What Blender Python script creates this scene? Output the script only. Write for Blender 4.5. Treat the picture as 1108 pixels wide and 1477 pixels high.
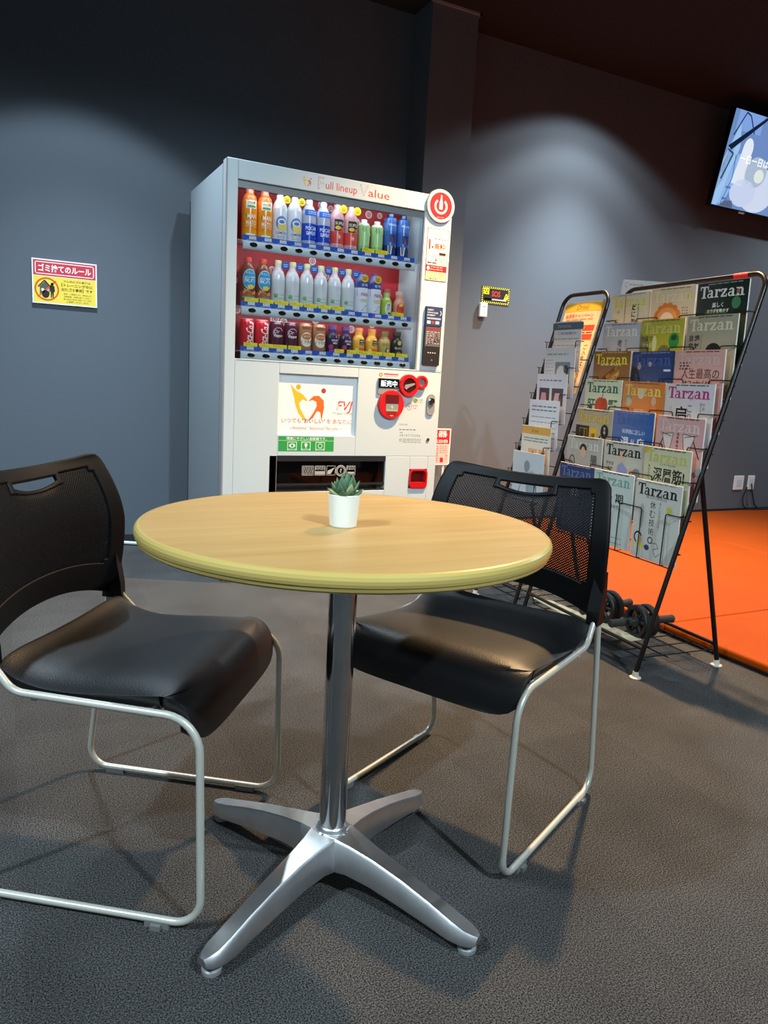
import bpy, math, random
from mathutils import Matrix, Vector
random.seed(7)
PI = math.pi
for o in list(bpy.data.objects): bpy.data.objects.remove(o)
scene = bpy.context.scene
COL = scene.collection

# ------------------------------------------------------------------ camera
F, YAW, PITCH, ROLL, CAMH = 1077.65, 0.4739, 0.1742, -0.0554, 0.9526
fw = Vector((math.sin(YAW)*math.cos(PITCH), math.cos(YAW)*math.cos(PITCH), -math.sin(PITCH)))
rt = Vector((math.cos(YAW), -math.sin(YAW), 0)); dn = fw.cross(rt)
c_, s_ = math.cos(ROLL), math.sin(ROLL)
r2 = c_*rt + s_*dn; d2 = -s_*rt + c_*dn
cam = bpy.data.cameras.new('camera'); cam.sensor_fit = 'HORIZONTAL'; cam.sensor_width = 36; cam.lens = F/1108*36
cam.clip_start = 0.02
camo = bpy.data.objects.new('camera', cam); COL.objects.link(camo)
M3 = Matrix((r2, -d2, -fw)).transposed()
camo.matrix_world = Matrix.Translation((0, 0, CAMH)) @ M3.to_4x4()
scene.camera = camo

# ------------------------------------------------------------------ world, exposure, downlights, fill lights
scene.view_settings.view_transform = 'Standard'; scene.view_settings.look = 'None'
scene.view_settings.gamma = 1; scene.view_settings.use_curve_mapping = False
scene.view_settings.exposure = 0.0
w = bpy.data.worlds.new('world'); scene.world = w; w.use_nodes = True
w.node_tree.nodes['Background'].inputs[0].default_value = (0.55, 0.6, 0.7, 1); w.node_tree.nodes['Background'].inputs[1].default_value = 0.02
def spot(name, loc, power, col, angle, blend=0.35, aim=(0, 0, -1), size=0.045):
    l = bpy.data.lights.new(name, 'SPOT'); l.energy = power; l.color = col
    l.spot_size = math.radians(angle); l.spot_blend = blend; l.shadow_soft_size = size
    o = bpy.data.objects.new(name, l); COL.objects.link(o); o.location = loc
    o.rotation_euler = Vector(aim).to_track_quat('-Z', 'Y').to_euler()
    return o
COOL = (0.69, 0.87, 1.0); WARM = (1.0, 0.66, 0.34); NEUT = (0.80, 0.92, 1.0)
spot('downlight_entrance', (1.10, -1.45, 2.98), 540, COOL, 168, .15)
# each wall fitting: a wide rim and a brighter, narrower core
spot('downlight_vending', (0.35, 3.35, 2.98), 100, COOL, 94, .2)
spot('downlight_vending_core', (0.35, 3.35, 2.975), 480, COOL, 76, 1.0)
spot('downlight_rack', (2.42, 2.45, 2.98), 860, WARM, 112, .8)
spot('downlight_wall', (3.40, 3.62, 2.98), 30, NEUT, 128, .2)
spot('downlight_wall_rim', (3.40, 3.62, 2.977), 60, NEUT, 110, .3)
spot('downlight_wall_core', (3.40, 3.62, 2.975), 560, NEUT, 80, 1.0)
spot('downlight_gym', (6.4, 2.9, 2.98), 150, NEUT, 152, .4)
for i, (x, y) in enumerate(((-1.4, -2.7), (3.8, -2.7), (-1.7, .6))):
    spot('fill_light', (x, y, 2.98), 40 if i < 2 else 400, COOL, 155, .6)  # unseen fill lights, added to brighten the machine and magazines from the front

# ------------------------------------------------------------------ materials
def lin(h):
    h = h.lstrip('#'); c = [int(h[i:i+2], 16)/255 for i in (0, 2, 4)]
    return tuple(x/12.92 if x <= 0.04045 else ((x+0.055)/1.055)**2.4 for x in c) + (1,)
MATS = {}
def mat(name, hexc, rough=0.5, metal=0.0, spec=0.5, noise=0, nscale=50, bump=0, bscale=200, emit=None, estr=0, coat=0):
    if name in MATS: return MATS[name]
    m = bpy.data.materials.new(name); m.use_nodes = True; nt = m.node_tree; b = nt.nodes['Principled BSDF']
    b.inputs['Base Color'].default_value = lin(hexc); b.inputs['Roughness'].default_value = rough
    b.inputs['Metallic'].default_value = metal; b.inputs['Specular IOR Level'].default_value = spec
    b.inputs['Coat Weight'].default_value = coat
    tc = None
    if noise or bump: tc = nt.nodes.new('ShaderNodeTexCoord')
    if noise:
        n = nt.nodes.new('ShaderNodeTexNoise'); n.inputs['Scale'].default_value = nscale; n.inputs['Detail'].default_value = 4
        nt.links.new(tc.outputs['Object'], n.inputs['Vector'])
        r = nt.nodes.new('ShaderNodeValToRGB'); c = lin(hexc)
        r.color_ramp.elements[0].position = .3; r.color_ramp.elements[1].position = .7
        r.color_ramp.elements[0].color = tuple(x*(1-noise) for x in c[:3]) + (1,)
        r.color_ramp.elements[1].color = tuple(min(1, x*(1+noise)) for x in c[:3]) + (1,)
        nt.links.new(n.outputs['Fac'], r.inputs['Fac']); nt.links.new(r.outputs['Color'], b.inputs['Base Color'])
    if bump:
        n2 = nt.nodes.new('ShaderNodeTexNoise'); n2.inputs['Scale'].default_value = bscale; n2.inputs['Detail'].default_value = 3
        nt.links.new(tc.outputs['Object'], n2.inputs['Vector'])
        bp = nt.nodes.new('ShaderNodeBump'); bp.inputs['Strength'].default_value = bump; bp.inputs['Distance'].default_value = 0.002
        nt.links.new(n2.outputs['Fac'], bp.inputs['Height']); nt.links.new(bp.outputs['Normal'], b.inputs['Normal'])
    if emit:
        b.inputs['Emission Color'].default_value = lin(emit); b.inputs['Emission Strength'].default_value = estr
    MATS[name] = m
    return m
def ink(h): return mat('ink_'+h.lstrip('#').lower(), h, 0.55, spec=0.3)
def glossy(h): return mat('gloss_'+h.lstrip('#').lower(), h, 0.22, spec=0.5)

def glass(name, tint='#ffffff', refl=0.06, rough=0.03):
    m = bpy.data.materials.new(name); m.use_nodes = True; nt = m.node_tree; nt.nodes.clear()
    out = nt.nodes.new('ShaderNodeOutputMaterial'); mx = nt.nodes.new('ShaderNodeMixShader')
    tr = nt.nodes.new('ShaderNodeBsdfTransparent'); tr.inputs[0].default_value = lin(tint)
    gl = nt.nodes.new('ShaderNodeBsdfGlossy'); gl.inputs['Roughness'].default_value = rough
    fr = nt.nodes.new('ShaderNodeFresnel'); fr.inputs[0].default_value = 1.4
    nt.links.new(fr.outputs[0], mx.inputs[0]); nt.links.new(tr.outputs[0], mx.inputs[1]); nt.links.new(gl.outputs[0], mx.inputs[2])
    nt.links.new(mx.outputs[0], out.inputs[0]); MATS[name] = m
    return m
GLASS = glass('window_glass')
SMOKE = glass('smoked_flap', '#b0aaa4')

def carpet_mat():
    m = bpy.data.materials.new('carpet'); m.use_nodes = True; nt = m.node_tree; b = nt.nodes['Principled BSDF']; L = nt.links.new
    b.inputs['Roughness'].default_value = 0.95; b.inputs['Specular IOR Level'].default_value = 0.15
    tc = nt.nodes.new('ShaderNodeTexCoord'); mp = nt.nodes.new('ShaderNodeMapping'); mp.inputs['Rotation'].default_value[2] = 0.0
    L(tc.outputs['Object'], mp.inputs[0])
    n1 = nt.nodes.new('ShaderNodeTexNoise'); n1.inputs['Scale'].default_value = 360; n1.inputs['Detail'].default_value = 5; n1.inputs['Roughness'].default_value = .75; L(mp.outputs[0], n1.inputs['Vector'])
    n2 = nt.nodes.new('ShaderNodeTexNoise'); n2.inputs['Scale'].default_value = 5; n2.inputs['Detail'].default_value = 6; L(mp.outputs[0], n2.inputs['Vector'])
    ck = nt.nodes.new('ShaderNodeTexChecker'); ck.inputs['Scale'].default_value = 2.0
    ck.inputs['Color1'].default_value = (1, 1, 1, 1); ck.inputs['Color2'].default_value = (.90, .90, .90, 1); L(mp.outputs[0], ck.inputs['Vector'])
    r1 = nt.nodes.new('ShaderNodeValToRGB'); e = r1.color_ramp.elements
    e[0].position = .44; e[0].color = (.005, .005, .006, 1); e[1].position = .60; e[1].color = (.128, .124, .119, 1)
    L(n1.outputs['Fac'], r1.inputs['Fac'])
    r2_ = nt.nodes.new('ShaderNodeValToRGB'); e = r2_.color_ramp.elements
    e[0].position = .3; e[0].color = (.82, .82, .82, 1); e[1].position = .7; e[1].color = (1.1, 1.1, 1.1, 1); L(n2.outputs['Fac'], r2_.inputs['Fac'])
    x = nt.nodes.new('ShaderNodeMix'); x.data_type = 'RGBA'; x.blend_type = 'MULTIPLY'; x.inputs[0].default_value = 1
    L(r1.outputs[0], x.inputs[6]); L(r2_.outputs[0], x.inputs[7])
    y = nt.nodes.new('ShaderNodeMix'); y.data_type = 'RGBA'; y.blend_type = 'MULTIPLY'; y.inputs[0].default_value = 1
    L(x.outputs[2], y.inputs[6]); L(ck.outputs[0], y.inputs[7]); L(y.outputs[2], b.inputs['Base Color'])
    bp = nt.nodes.new('ShaderNodeBump'); bp.inputs['Strength'].default_value = .12; bp.inputs['Distance'].default_value = .002
    L(n1.outputs['Fac'], bp.inputs['Height']); L(bp.outputs[0], b.inputs['Normal'])
    MATS['carpet'] = m
    return m
def wood_mat():
    m = bpy.data.materials.new('maple_laminate'); m.use_nodes = True; nt = m.node_tree; b = nt.nodes['Principled BSDF']; L = nt.links.new
    b.inputs['Roughness'].default_value = 0.38; b.inputs['Specular IOR Level'].default_value = 0.35
    tc = nt.nodes.new('ShaderNodeTexCoord'); mp = nt.nodes.new('ShaderNodeMapping')
    mp.inputs['Rotation'].default_value[2] = 0.25; mp.inputs['Scale'].default_value = (1.2, 16, 1); L(tc.outputs['Object'], mp.inputs[0])
    n = nt.nodes.new('ShaderNodeTexNoise'); n.inputs['Scale'].default_value = 2.2; n.inputs['Detail'].default_value = 7; n.inputs['Distortion'].default_value = .5; L(mp.outputs[0], n.inputs['Vector'])
    r = nt.nodes.new('ShaderNodeValToRGB'); e = r.color_ramp.elements
    e[0].position = .3; e[0].color = lin('#b58d50'); e[1].position = .72; e[1].color = lin('#c39e60'); L(n.outputs['Fac'], r.inputs['Fac'])
    L(r.outputs[0], b.inputs['Base Color']); MATS['maple_laminate'] = m
    return m
def metal_brushed(name, hexc, rough, bump=.05):
    return mat(name, hexc, rough, 1.0, noise=.06, nscale=30, bump=bump, bscale=60)

mat('wall_paint', '#565c64', 0.75, noise=.05, nscale=900, bump=.15, bscale=500, spec=.3)
mat('wall_paint_right', '#5c6167', 0.75, noise=.05, nscale=900, bump=.15, bscale=500, spec=.3)
mat('wall_pale', '#6a6a6a', 0.7)
mat('ceiling_paint', '#343232', 0.9, spec=.1)
mat('baseboard', '#1c1d20', 0.6)
mat('orange_vinyl', '#983f06', 0.6, noise=.06, nscale=3, bump=.12, bscale=300, spec=.12)
mat('orange_vinyl_side', '#c04a08', 0.55)
mat('black_leather', '#0e0e10', 0.42, bump=.25, bscale=420, spec=.5)
mat('black_plastic', '#090a0b', 0.5, spec=.22)
mat('frame_paint', '#c2c1b4', 0.3, 0.25, spec=.6)
mat('glide_grey', '#6e6e6c', 0.6)
metal_brushed('chrome', '#c9c9c9', 0.12, .02)
metal_brushed('cast_aluminium', '#dcdcdc', 0.36, .08)
mat('edge_band', '#bda55c', 0.3, spec=.5)
mat('pot_white', '#e9ede4', 0.5)
mat('soil', '#2a2a20', 0.95, noise=.4, nscale=300)
mat('leaf', '#466347', 0.55, noise=.3, nscale=60)
mat('leaf_pale', '#8f9a68', 0.55, noise=.3, nscale=60)
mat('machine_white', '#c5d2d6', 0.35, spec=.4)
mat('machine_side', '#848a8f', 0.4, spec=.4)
mat('machine_grey', '#8c8d8e', 0.4)
mat('machine_dark', '#232324', 0.4)
mat('port_dark', '#8a8078', 0.35)
mat('red_gloss', '#c8161c', 0.25, spec=.6)
mat('red_board', '#b3131f', 0.5)
mat('black_gloss', '#0a0a0b', 0.12)
mat('led', '#ffffff', 0.5, emit='#f4f8ff', estr=12)
mat('display_text', '#dff4ff', 0.5, emit='#d8f2ff', estr=1.6)
mat('rack_black', '#14110f', 0.35, 0.3, spec=.5)
mat('wire_black', '#1a1816', 0.35, 0.5)
mat('foot_white', '#c9bfae', 0.5)
mat('paper', '#dcd8cf', 0.7)
mat('rubber', '#0d0d0d', 0.55)
mat('grip', '#2b2823', 0.7, bump=.2, bscale=300)
mat('tv_black', '#08080a', 0.3)
mat('device_white', '#dfe0df', 0.45)
mat('cord_black', '#121214', 0.6)
mat('cable_white', '#c8ccd0', 0.5)
carpet_mat(); wood_mat()

# ------------------------------------------------------------------ mesh builder
def link(o, parent=None):
    COL.objects.link(o)
    if parent is not None: o.parent = parent
    return o
class MB:
    def __init__(s): s.v = []; s.f = []; s.m = []; s.mats = []; s.sm = []
    def mi(s, m):
        if isinstance(m, str): m = MATS[m]
        if m not in s.mats: s.mats.append(m)
        return s.mats.index(m)
    def add(s, vs, fs, m, smooth=False, M=None):
        k = len(s.v); i = s.mi(m)
        for p in vs:
            p = Vector(p)
            s.v.append(M @ p if M is not None else p)
        for f in fs: s.f.append([k+a for a in f]); s.m.append(i); s.sm.append(smooth)
        return s
    def box(s, x0, x1, y0, y1, z0, z1, m, M=None, bev=0):
        if bev:
            b = min(bev, (x1-x0)/2.01, (z1-z0)/2.01)
            pts = [(x0+b, z0), (x1-b, z0), (x1, z0+b), (x1, z1-b), (x1-b, z1), (x0+b, z1), (x0, z1-b), (x0, z0+b)]
            return s.prism(pts, y0, y1, m, M)
        vs = [(x, y, z) for x in (x0, x1) for y in (y0, y1) for z in (z0, z1)]
        return s.add(vs, [(0, 1, 3, 2), (4, 6, 7, 5), (0, 4, 5, 1), (2, 3, 7, 6), (0, 2, 6, 4), (1, 5, 7, 3)], m, M=M)
    def prism(s, pts, y0, y1, m, M=None, smooth=False):      # outline in x,z pushed along y
        n = len(pts)
        vs = [(x, y0, z) for x, z in pts] + [(x, y1, z) for x, z in pts]
        s.add(vs, [tuple(range(n)), tuple(range(2*n-1, n-1, -1))], m, M=M)
        return s.add(vs, [(i, i+n, (i+1) % n+n, (i+1) % n) for i in range(n)], m, smooth, M)
    def lathe(s, prof, m, n=24, M=None, smooth=True, cap=True):  # prof [(r,z[,mat])]
        vs = []; 
        for q in prof:
            for k in range(n):
                a = 2*PI*k/n; vs.append((q[0]*math.cos(a), q[0]*math.sin(a), q[1]))
        for j in range(len(prof)-1):
            mm = prof[j][2] if len(prof[j]) > 2 else m
            sub = vs[j*n:(j+2)*n]
            s.add(sub, [(k, (k+1) % n, n+(k+1) % n, n+k) for k in range(n)], mm, smooth, M)
        if cap:
            s.add(vs[:n], [tuple(range(n-1, -1, -1))], prof[0][2] if len(prof[0]) > 2 else m, False, M)
            s.add(vs[-n:], [tuple(range(n))], prof[-1][2] if len(prof[-1]) > 2 else m, False, M)
        return s
    def tube(s, path, r, m, n=8, closed=False, M=None, cap=True):
        P = [Vector(p) for p in path]; N = len(P); vs = []; up = None
        for i in range(N):
            if closed: t = (P[(i+1) % N]-P[i-1])
            else: t = P[min(i+1, N-1)]-P[max(i-1, 0)]
            t.normalize()
            if up is None:
                up = Vector((0, 0, 1)) if abs(t.z) < .9 else Vector((1, 0, 0))
            a = up - t*up.dot(t)
            if a.length < 1e-6: a = t.orthogonal()
            a.normalize(); up = a; b = t.cross(a)
            rr = r[i] if isinstance(r, (list, tuple)) else r
            for k in range(n):
                g = 2*PI*k/n; vs.append(P[i]+(a*math.cos(g)+b*math.sin(g))*rr)
        R = N if closed else N-1
        s.add(vs, [(i*n+k, i*n+(k+1) % n, ((i+1) % N)*n+(k+1) % n, ((i+1) % N)*n+k) for i in range(R) for k in range(n)], m, True, M)
        if cap and not closed:
            s.add(vs[:n], [tuple(range(n-1, -1, -1))], m, M=M); s.add(vs[-n:], [tuple(range(n))], m, M=M)
        return s
    def grid(s, fn, nu, nv, m, smooth=True, M=None):
        vs = [fn(i/nu, j/nv) for j in range(nv+1) for i in range(nu+1)]
        return s.add(vs, [(j*(nu+1)+i, j*(nu+1)+i+1, (j+1)*(nu+1)+i+1, (j+1)*(nu+1)+i) for j in range(nv) for i in range(nu)], m, smooth, M)
    def mesh(s, name):
        me = bpy.data.meshes.new(name); me.from_pydata([tuple(p) for p in s.v], [], s.f)
        for m in s.mats: me.materials.append(m)
        me.polygons.foreach_set('material_index', s.m); me.polygons.foreach_set('use_smooth', s.sm)
        me.update()
        return me
    def build(s, name, parent=None, loc=None, rot=None):
        o = bpy.data.objects.new(name, s.mesh(name)); link(o, parent)
        if loc is not None: o.location = loc
        if rot is not None: o.rotation_euler = rot
        return o
def bevel(o, wdt, seg=2):
    b = o.modifiers.new('bevel', 'BEVEL'); b.width = wdt; b.segments = seg; b.limit_method = 'ANGLE'; b.angle_limit = math.radians(40)
    return o
def fillet(pts, rad, seg=6):
    P = [Vector(p) for p in pts]; out = [P[0]]
    for i in range(1, len(P)-1):
        r = rad[i] if isinstance(rad, (list, tuple)) else rad
        a = (P[i-1]-P[i]); b = (P[i+1]-P[i]); la, lb = a.length, b.length; a.normalize(); b.normalize()
        ang = a.angle(b)
        if r <= 0 or ang > PI-0.01: out.append(P[i]); continue
        d = min(r/math.tan(ang/2), la*.49, lb*.49); r = d*math.tan(ang/2)
        c = P[i]+(a+b).normalized()*(r/math.sin(ang/2))
        p0 = P[i]+a*d-c; p1 = P[i]+b*d-c; tot = p0.angle(p1); ax = p0.cross(p1).normalized()
        for k in range(seg+1): out.append(c+Matrix.Rotation(tot*k/seg, 3, ax) @ p0)
    out.append(P[-1])
    return out
def thing(name, label, cat, loc=(0, 0, 0), rotz=0, group=None):
    o = bpy.data.objects.new(name, None); o.empty_display_size = .05; COL.objects.link(o); o.location = loc; o.rotation_euler = (0, 0, rotz)
    return tag(o, label, cat, group)
def tag(o, label=None, cat=None, group=None, kind=None):
    if label: o['label'] = label
    if cat: o['category'] = cat
    if group: o['group'] = group
    if kind: o['kind'] = kind
    return o

# ------------------------------------------------------------------ flat print (lettering and artwork as thin mesh)
TXT = {}
def text_geo(t, bold=0, shear=0):
    bold *= .55; k = (t, bold, shear)
    if k in TXT: return TXT[k]
    c = bpy.data.curves.new('lettering', 'FONT'); c.body = t; c.size = 1; c.resolution_u = 2; c.offset = bold; c.shear = shear; c.space_line = .95
    o = bpy.data.objects.new('lettering', c)
    me = bpy.data.meshes.new_from_object(o)
    vs = [(p.co.x, p.co.y) for p in me.vertices]; fs = [tuple(p.vertices) for p in me.polygons]
    bpy.data.meshes.remove(me); bpy.data.objects.remove(o); bpy.data.curves.remove(c)
    if vs:
        x0 = min(p[0] for p in vs); x1 = max(p[0] for p in vs); y0 = min(p[1] for p in vs); y1 = max(p[1] for p in vs)
    else: x0 = y0 = 0; x1 = y1 = 1
    TXT[k] = (vs, fs, x0, y0, max(1e-4, x1-x0), max(1e-4, y1-y0))
    return TXT[k]
# slab-serif capital-and-lowercase logotype drawn from polygons
def slab_logo():
    P = []
    def rc(x0, y0, x1, y1): P.append([(x0, y0), (x1, y0), (x1, y1), (x0, y1)])
    def arc(cx, cy, rx, ry, a0, a1, tx, ty, n=10):
        for k in range(n):
            g, h = math.radians(a0+(a1-a0)*k/n), math.radians(a0+(a1-a0)*(k+1)/n)
            P.append([(cx+rx*math.cos(g), cy+ry*math.sin(g)), (cx+rx*math.cos(h), cy+ry*math.sin(h)),
                      (cx+(rx-tx)*math.cos(h), cy+(ry-ty)*math.sin(h)), (cx+(rx-tx)*math.cos(g), cy+(ry-ty)*math.sin(g))])
    # T
    rc(.30, 0, .52, 1); rc(.18, 0, .64, .08); rc(0, .90, .82, 1); rc(0, .70, .09, .92); rc(.73, .70, .82, .92)
    def a(x):
        arc(x+.24, .19, .22, .20, 60, 330, .13, .08); rc(x+.36, .06, x+.54, .50); rc(x+.50, 0, x+.64, .08); rc(x+.40, 0, x+.60, .12)
        arc(x+.30, .46, .24, .22, 0, 165, .17, .09); arc(x+.24, .19, .22, .20, -40, 60, .06, .08)
    a(.72)
    def r(x):
        rc(x+.10, 0, x+.29, .66); rc(x, 0, x+.40, .08); rc(x, .60, x+.2, .68); arc(x+.40, .46, .24, .22, 20, 150, .14, .10); 
        P.append([(x+.48+.09*math.cos(k*PI/4), .53+.09*math.sin(k*PI/4)) for k in range(8)])
    r(1.42)
    x = 2.04
    rc(x, .57, x+.52, .67); rc(x, 0, x+.54, .10); P.append([(x, .10), (x+.20, .10), (x+.52, .57), (x+.31, .57)]); rc(x, .44, x+.08, .6); rc(x+.46, .08, x+.54, .24)
    a(2.66)
    x = 3.36
    rc(x+.10, 0, x+.28, .66); rc(x, 0, x+.36, .08); rc(x, .60, x+.2, .68); arc(x+.38, .44, .24, .24, 0, 150, .17, .11); rc(x+.45, 0, x+.62, .46); rc(x+.39, 0, x+.74, .08)
    return P
LOGO = slab_logo(); LOGO_W = 4.10
class Print:
    def __init__(s, dz=.00025): s.items = []; s.dz = dz; s.k = 1
    def raw(s, vs, fs, c, lift=None):
        s.items.append((vs, fs, c, s.k if lift is None else lift)); 
        return s
    def up(s): s.k += 1; return s
    def rect(s, x0, y0, x1, y1, c, n=1):
        vs = []; fs = []; n = max(n, math.ceil(abs(x1-x0)/.025) if abs(x1-x0) < .6 else n)
        for i in range(n+1): x = x0+(x1-x0)*i/n; vs += [(x, y0), (x, y1)]
        for i in range(n): fs.append((2*i, 2*i+2, 2*i+3, 2*i+1))
        return s.raw(vs, fs, c)
    def frame(s, x0, y0, x1, y1, t, c):
        s.rect(x0, y0, x1, y0+t, c); s.rect(x0, y1-t, x1, y1, c); s.rect(x0, y0, x0+t, y1, c); return s.rect(x1-t, y0, x1, y1, c)
    def ell(s, cx, cy, rx, ry, c, n=20, rings=1):
        vs = [(cx, cy)]; fs = []
        for j in range(1, rings+1):
            for k in range(n): vs.append((cx+rx*j/rings*math.cos(2*PI*k/n), cy+ry*j/rings*math.sin(2*PI*k/n)))
        for k in range(n): fs.append((0, 1+k, 1+(k+1) % n))
        for j in range(1, rings):
            b = 1+(j-1)*n
            for k in range(n): fs.append((b+k, b+n+k, b+n+(k+1) % n, b+(k+1) % n))
        return s.raw(vs, fs, c)
    def ring(s, cx, cy, rx, ry, t, c, n=24, a0=0, a1=360):
        vs = []; fs = []
        for k in range(n+1):
            g = math.radians(a0+(a1-a0)*k/n); vs += [(cx+rx*math.cos(g), cy+ry*math.sin(g)), (cx+(rx-t)*math.cos(g), cy+(ry-t)*math.sin(g))]
        for k in range(n): fs.append((2*k, 2*k+2, 2*k+3, 2*k+1))
        return s.raw(vs, fs, c)
    def poly(s, pts, c): return s.raw(list(pts), [tuple(range(len(pts)))], c)
    def line(s, pts, t, c):
        for (x0, y0), (x1, y1) in zip(pts, pts[1:]):
            l = math.hypot(x1-x0, y1-y0) or 1e-6; nx, ny = -(y1-y0)/l*t/2, (x1-x0)/l*t/2
            s.poly([(x0+nx, y0+ny), (x0-nx, y0-ny), (x1-nx, y1-ny), (x1+nx, y1+ny)], c)
        return s
    def text(s, t, x, y, h=None, w=None, c='#000000', bold=0, shear=0, al='c', rot=0):
        vs, fs, x0, y0, W, H = text_geo(t, bold, shear)
        if not vs: return s
        if h is None: sy = sx = w/W
        elif w is None: sx = sy = h/H
        else: sx, sy = w/W, h/H
        ox = {'c': -.5*W*sx, 'l': 0, 'r': -W*sx}[al]
        cr, sr = math.cos(rot), math.sin(rot); out = []
        for a, b in vs:
            X = (a-x0)*sx+ox; Y = (b-y0-H/2)*sy
            out.append((x+X*cr-Y*sr, y+X*sr+Y*cr))
        return s.raw(out, fs, c)
    def vtext(s, t, x, y, h, c, bold=0, gap=1.12):   # vertical column, y = top
        for k, ch in enumerate(t): s.text(ch, x, y-h*(k*gap+.5), h=None if ch in '一ー' else h*.95, w=h if ch in '一ー' else None, c=c, bold=bold)
        return s
    def lines(s, x0, x1, y, n, dy, t, c):          # fine print: rows of short dashes
        for k in range(n):
            x = x0
            while x < x1-.001:
                l = random.uniform(.2, .5)*(x1-x0)*.5; s.rect(x, y-k*dy, min(x+l, x1), y-k*dy+t, c); x += l+t*1.2
        return s
    def logo(s, x, y, wd, h, c, rot=0):
        for p in LOGO: s.poly([(x+a/LOGO_W*wd, y+b*h) for a, b in p], c)
        return s
    def emit(s, mb, fn):
        for vs, fs, c, k in s.items:
            m = c if not isinstance(c, str) else (MATS[c] if c in MATS else ink(c))
            mb.add([fn(x, y, k*s.dz) for x, y in vs], fs, m)
        return mb
    def obj(s, name, parent, fn): return s.emit(MB(), fn).build(name, parent)

# ================================================================== THE ROOM
ZC, YB, YR = 3.03, 4.20, 4.18
XL, XR, YF = -2.6, 8.0, -3.6
PX0, PX1, PY = 2.175, 2.475, 3.985
def struct(name, mb, **k):
    o = mb.build(name); o['kind'] = 'structure'
    return o
struct('floor', MB().box(XL, XR, YF, YB+.2, -.1, 0, 'carpet'))
struct('ceiling', MB().box(XL, XR, YF, YB+.2, ZC, ZC+.1, 'ceiling_paint'))
struct('wall_back_left', MB().box(XL, PX0, YB, YB+.2, 0, ZC, 'wall_paint'))
struct('wall_back_right', MB().box(PX1, XR, YR, YB+.2, 0, ZC, 'wall_paint_right'))
struct('wall_pillar', MB().box(PX0, PX1, PY, YB+.2, 0, ZC, 'wall_paint_right'))
struct('wall_left', MB().box(XL-.1, XL, YF, YB+.2, 0, ZC, 'wall_pale'))
struct('wall_right', MB().box(XR, XR+.1, YF, YB+.2, 0, ZC, 'wall_paint'))
struct('wall_front', MB().box(XL, XR, YF-.1, YF, 0, ZC, 'wall_pale'))
struct('baseboard_left', MB().box(XL, PX0, YB-.008, YB, 0, .045, 'baseboard'))
struct('baseboard_right', MB().box(PX1, XR, YR-.008, YR, 0, .06, 'baseboard'))
struct('baseboard_pillar', MB().box(PX0-.008, PX1+.008, PY-.008, YR, 0, .06, 'baseboard'))
struct('trim_1', MB().box(PX0-.012, PX1+.012, PY-.012, PY, ZC-.012, ZC, 'machine_grey').box(PX1, PX1+.012, PY-.012, YR, ZC-.012, ZC, 'machine_grey'))

# gym mats
k = 0
for x0, x1 in ((2.36, 4.12), (4.12, 5.88)):
    for y0, y1 in ((-.05, 2.066), (2.066, 4.165)):
        lab = ['orange vinyl gym mat lying nearest, right of the back rack leg', 'orange vinyl gym mat under the rack of magazines, touching the pillar side wall',
               'orange vinyl gym mat at the right frame edge, nearer the viewer', 'orange vinyl gym mat along the wall below the two white sockets'][k]; k += 1
        t = thing('gym_mat', lab, 'mat', ((x0+x1)/2, (y0+y1)/2, 0), 0, 'orange gym mats')
        hx, hy = (x1-x0)/2-.0015, (y1-y0)/2-.0015
        bevel(MB().box(-hx, hx, -hy, hy, .012, .047, 'orange_vinyl').build('cushion', t), .012, 3)
        MB().box(-hx+.01, hx-.01, -hy+.01, hy-.01, 0, .012, 'rubber').build('backing', t)

# ================================================================== TABLE
TX, TY, TR = .5376, 1.1921, .3603
tb = thing('round_table', 'round maple-topped cafe table on a chrome pedestal with four splayed feet', 'table', (TX, TY, 0))
MB().lathe([(TR-.012, .6745), (TR-.0095, .7)], 'maple_laminate', 96, smooth=False).build('tabletop', tb)
prof = [(TR-.020, .671), (TR-.008, .6715), (TR-.004, .675), (TR-.0028, .6795), (TR-.0012, .6815), (TR, .686), (TR+.0002, .691), (TR-.0015, .696), (TR-.005, .6992), (TR-.0095, .7002)]
MB().lathe(prof, 'edge_band', 96, cap=False).build('edge_band', tb)
MB().lathe([(.11, .660), (.11, .671)], 'machine_dark', 32).build('mounting_plate', tb)
MB().lathe([(.0255, .10), (.0255, .662)], 'chrome', 40, cap=False).build('pole', tb)
MB().lathe([(.036, .092), (.037, .098), (.034, .104), (.030, .107), (.0275, .113), (.0255, .115)], 'cast_aluminium', 40, cap=False).build('collar', tb)
def table_leg():
    mb = MB()
    secs = [(-.005, .102, .040, .034, .050), (.03, .1, .042, .030, .042), (.06, .095, .043, .024, .034), (.11, .086, .038, .019, .028), (.17, .073, .030, .0165, .026),
            (.23, .057, .0215, .0155, .025), (.275, .0435, .015, .016, .0255), (.300, .037, .0145, .0155, .0235), (.315, .0335, .015, .011, .018), (.323, .0305, .017, .0055, .011)]
    rings = []
    for r, zt, zb, ht, hb in secs:
        zt += .0; c = .25*(zt-zb)
        rings.append([(r, -hb, zb), (r, -hb, zb+c*.35), (r, -ht-.002, zt-.005), (r, -ht+.002, zt-.0008), (r, ht-.002, zt-.0008), (r, ht+.002, zt-.005), (r, hb, zb+c*.35), (r, hb, zb)])
    n = 8; vs = [p for q in rings for p in q]
    fs = [(j*n+k, j*n+(k+1) % n, (j+1)*n+(k+1) % n, (j+1)*n+k) for j in range(len(secs)-1) for k in range(n)]
    fs.append(tuple(range(n-1, -1, -1))); fs.append(tuple(range((len(secs)-1)*n, len(secs)*n)))
    mb.add(vs, fs, 'cast_aluminium', True)
    return mb.mesh('leg')
leg_me = table_leg()
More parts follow.
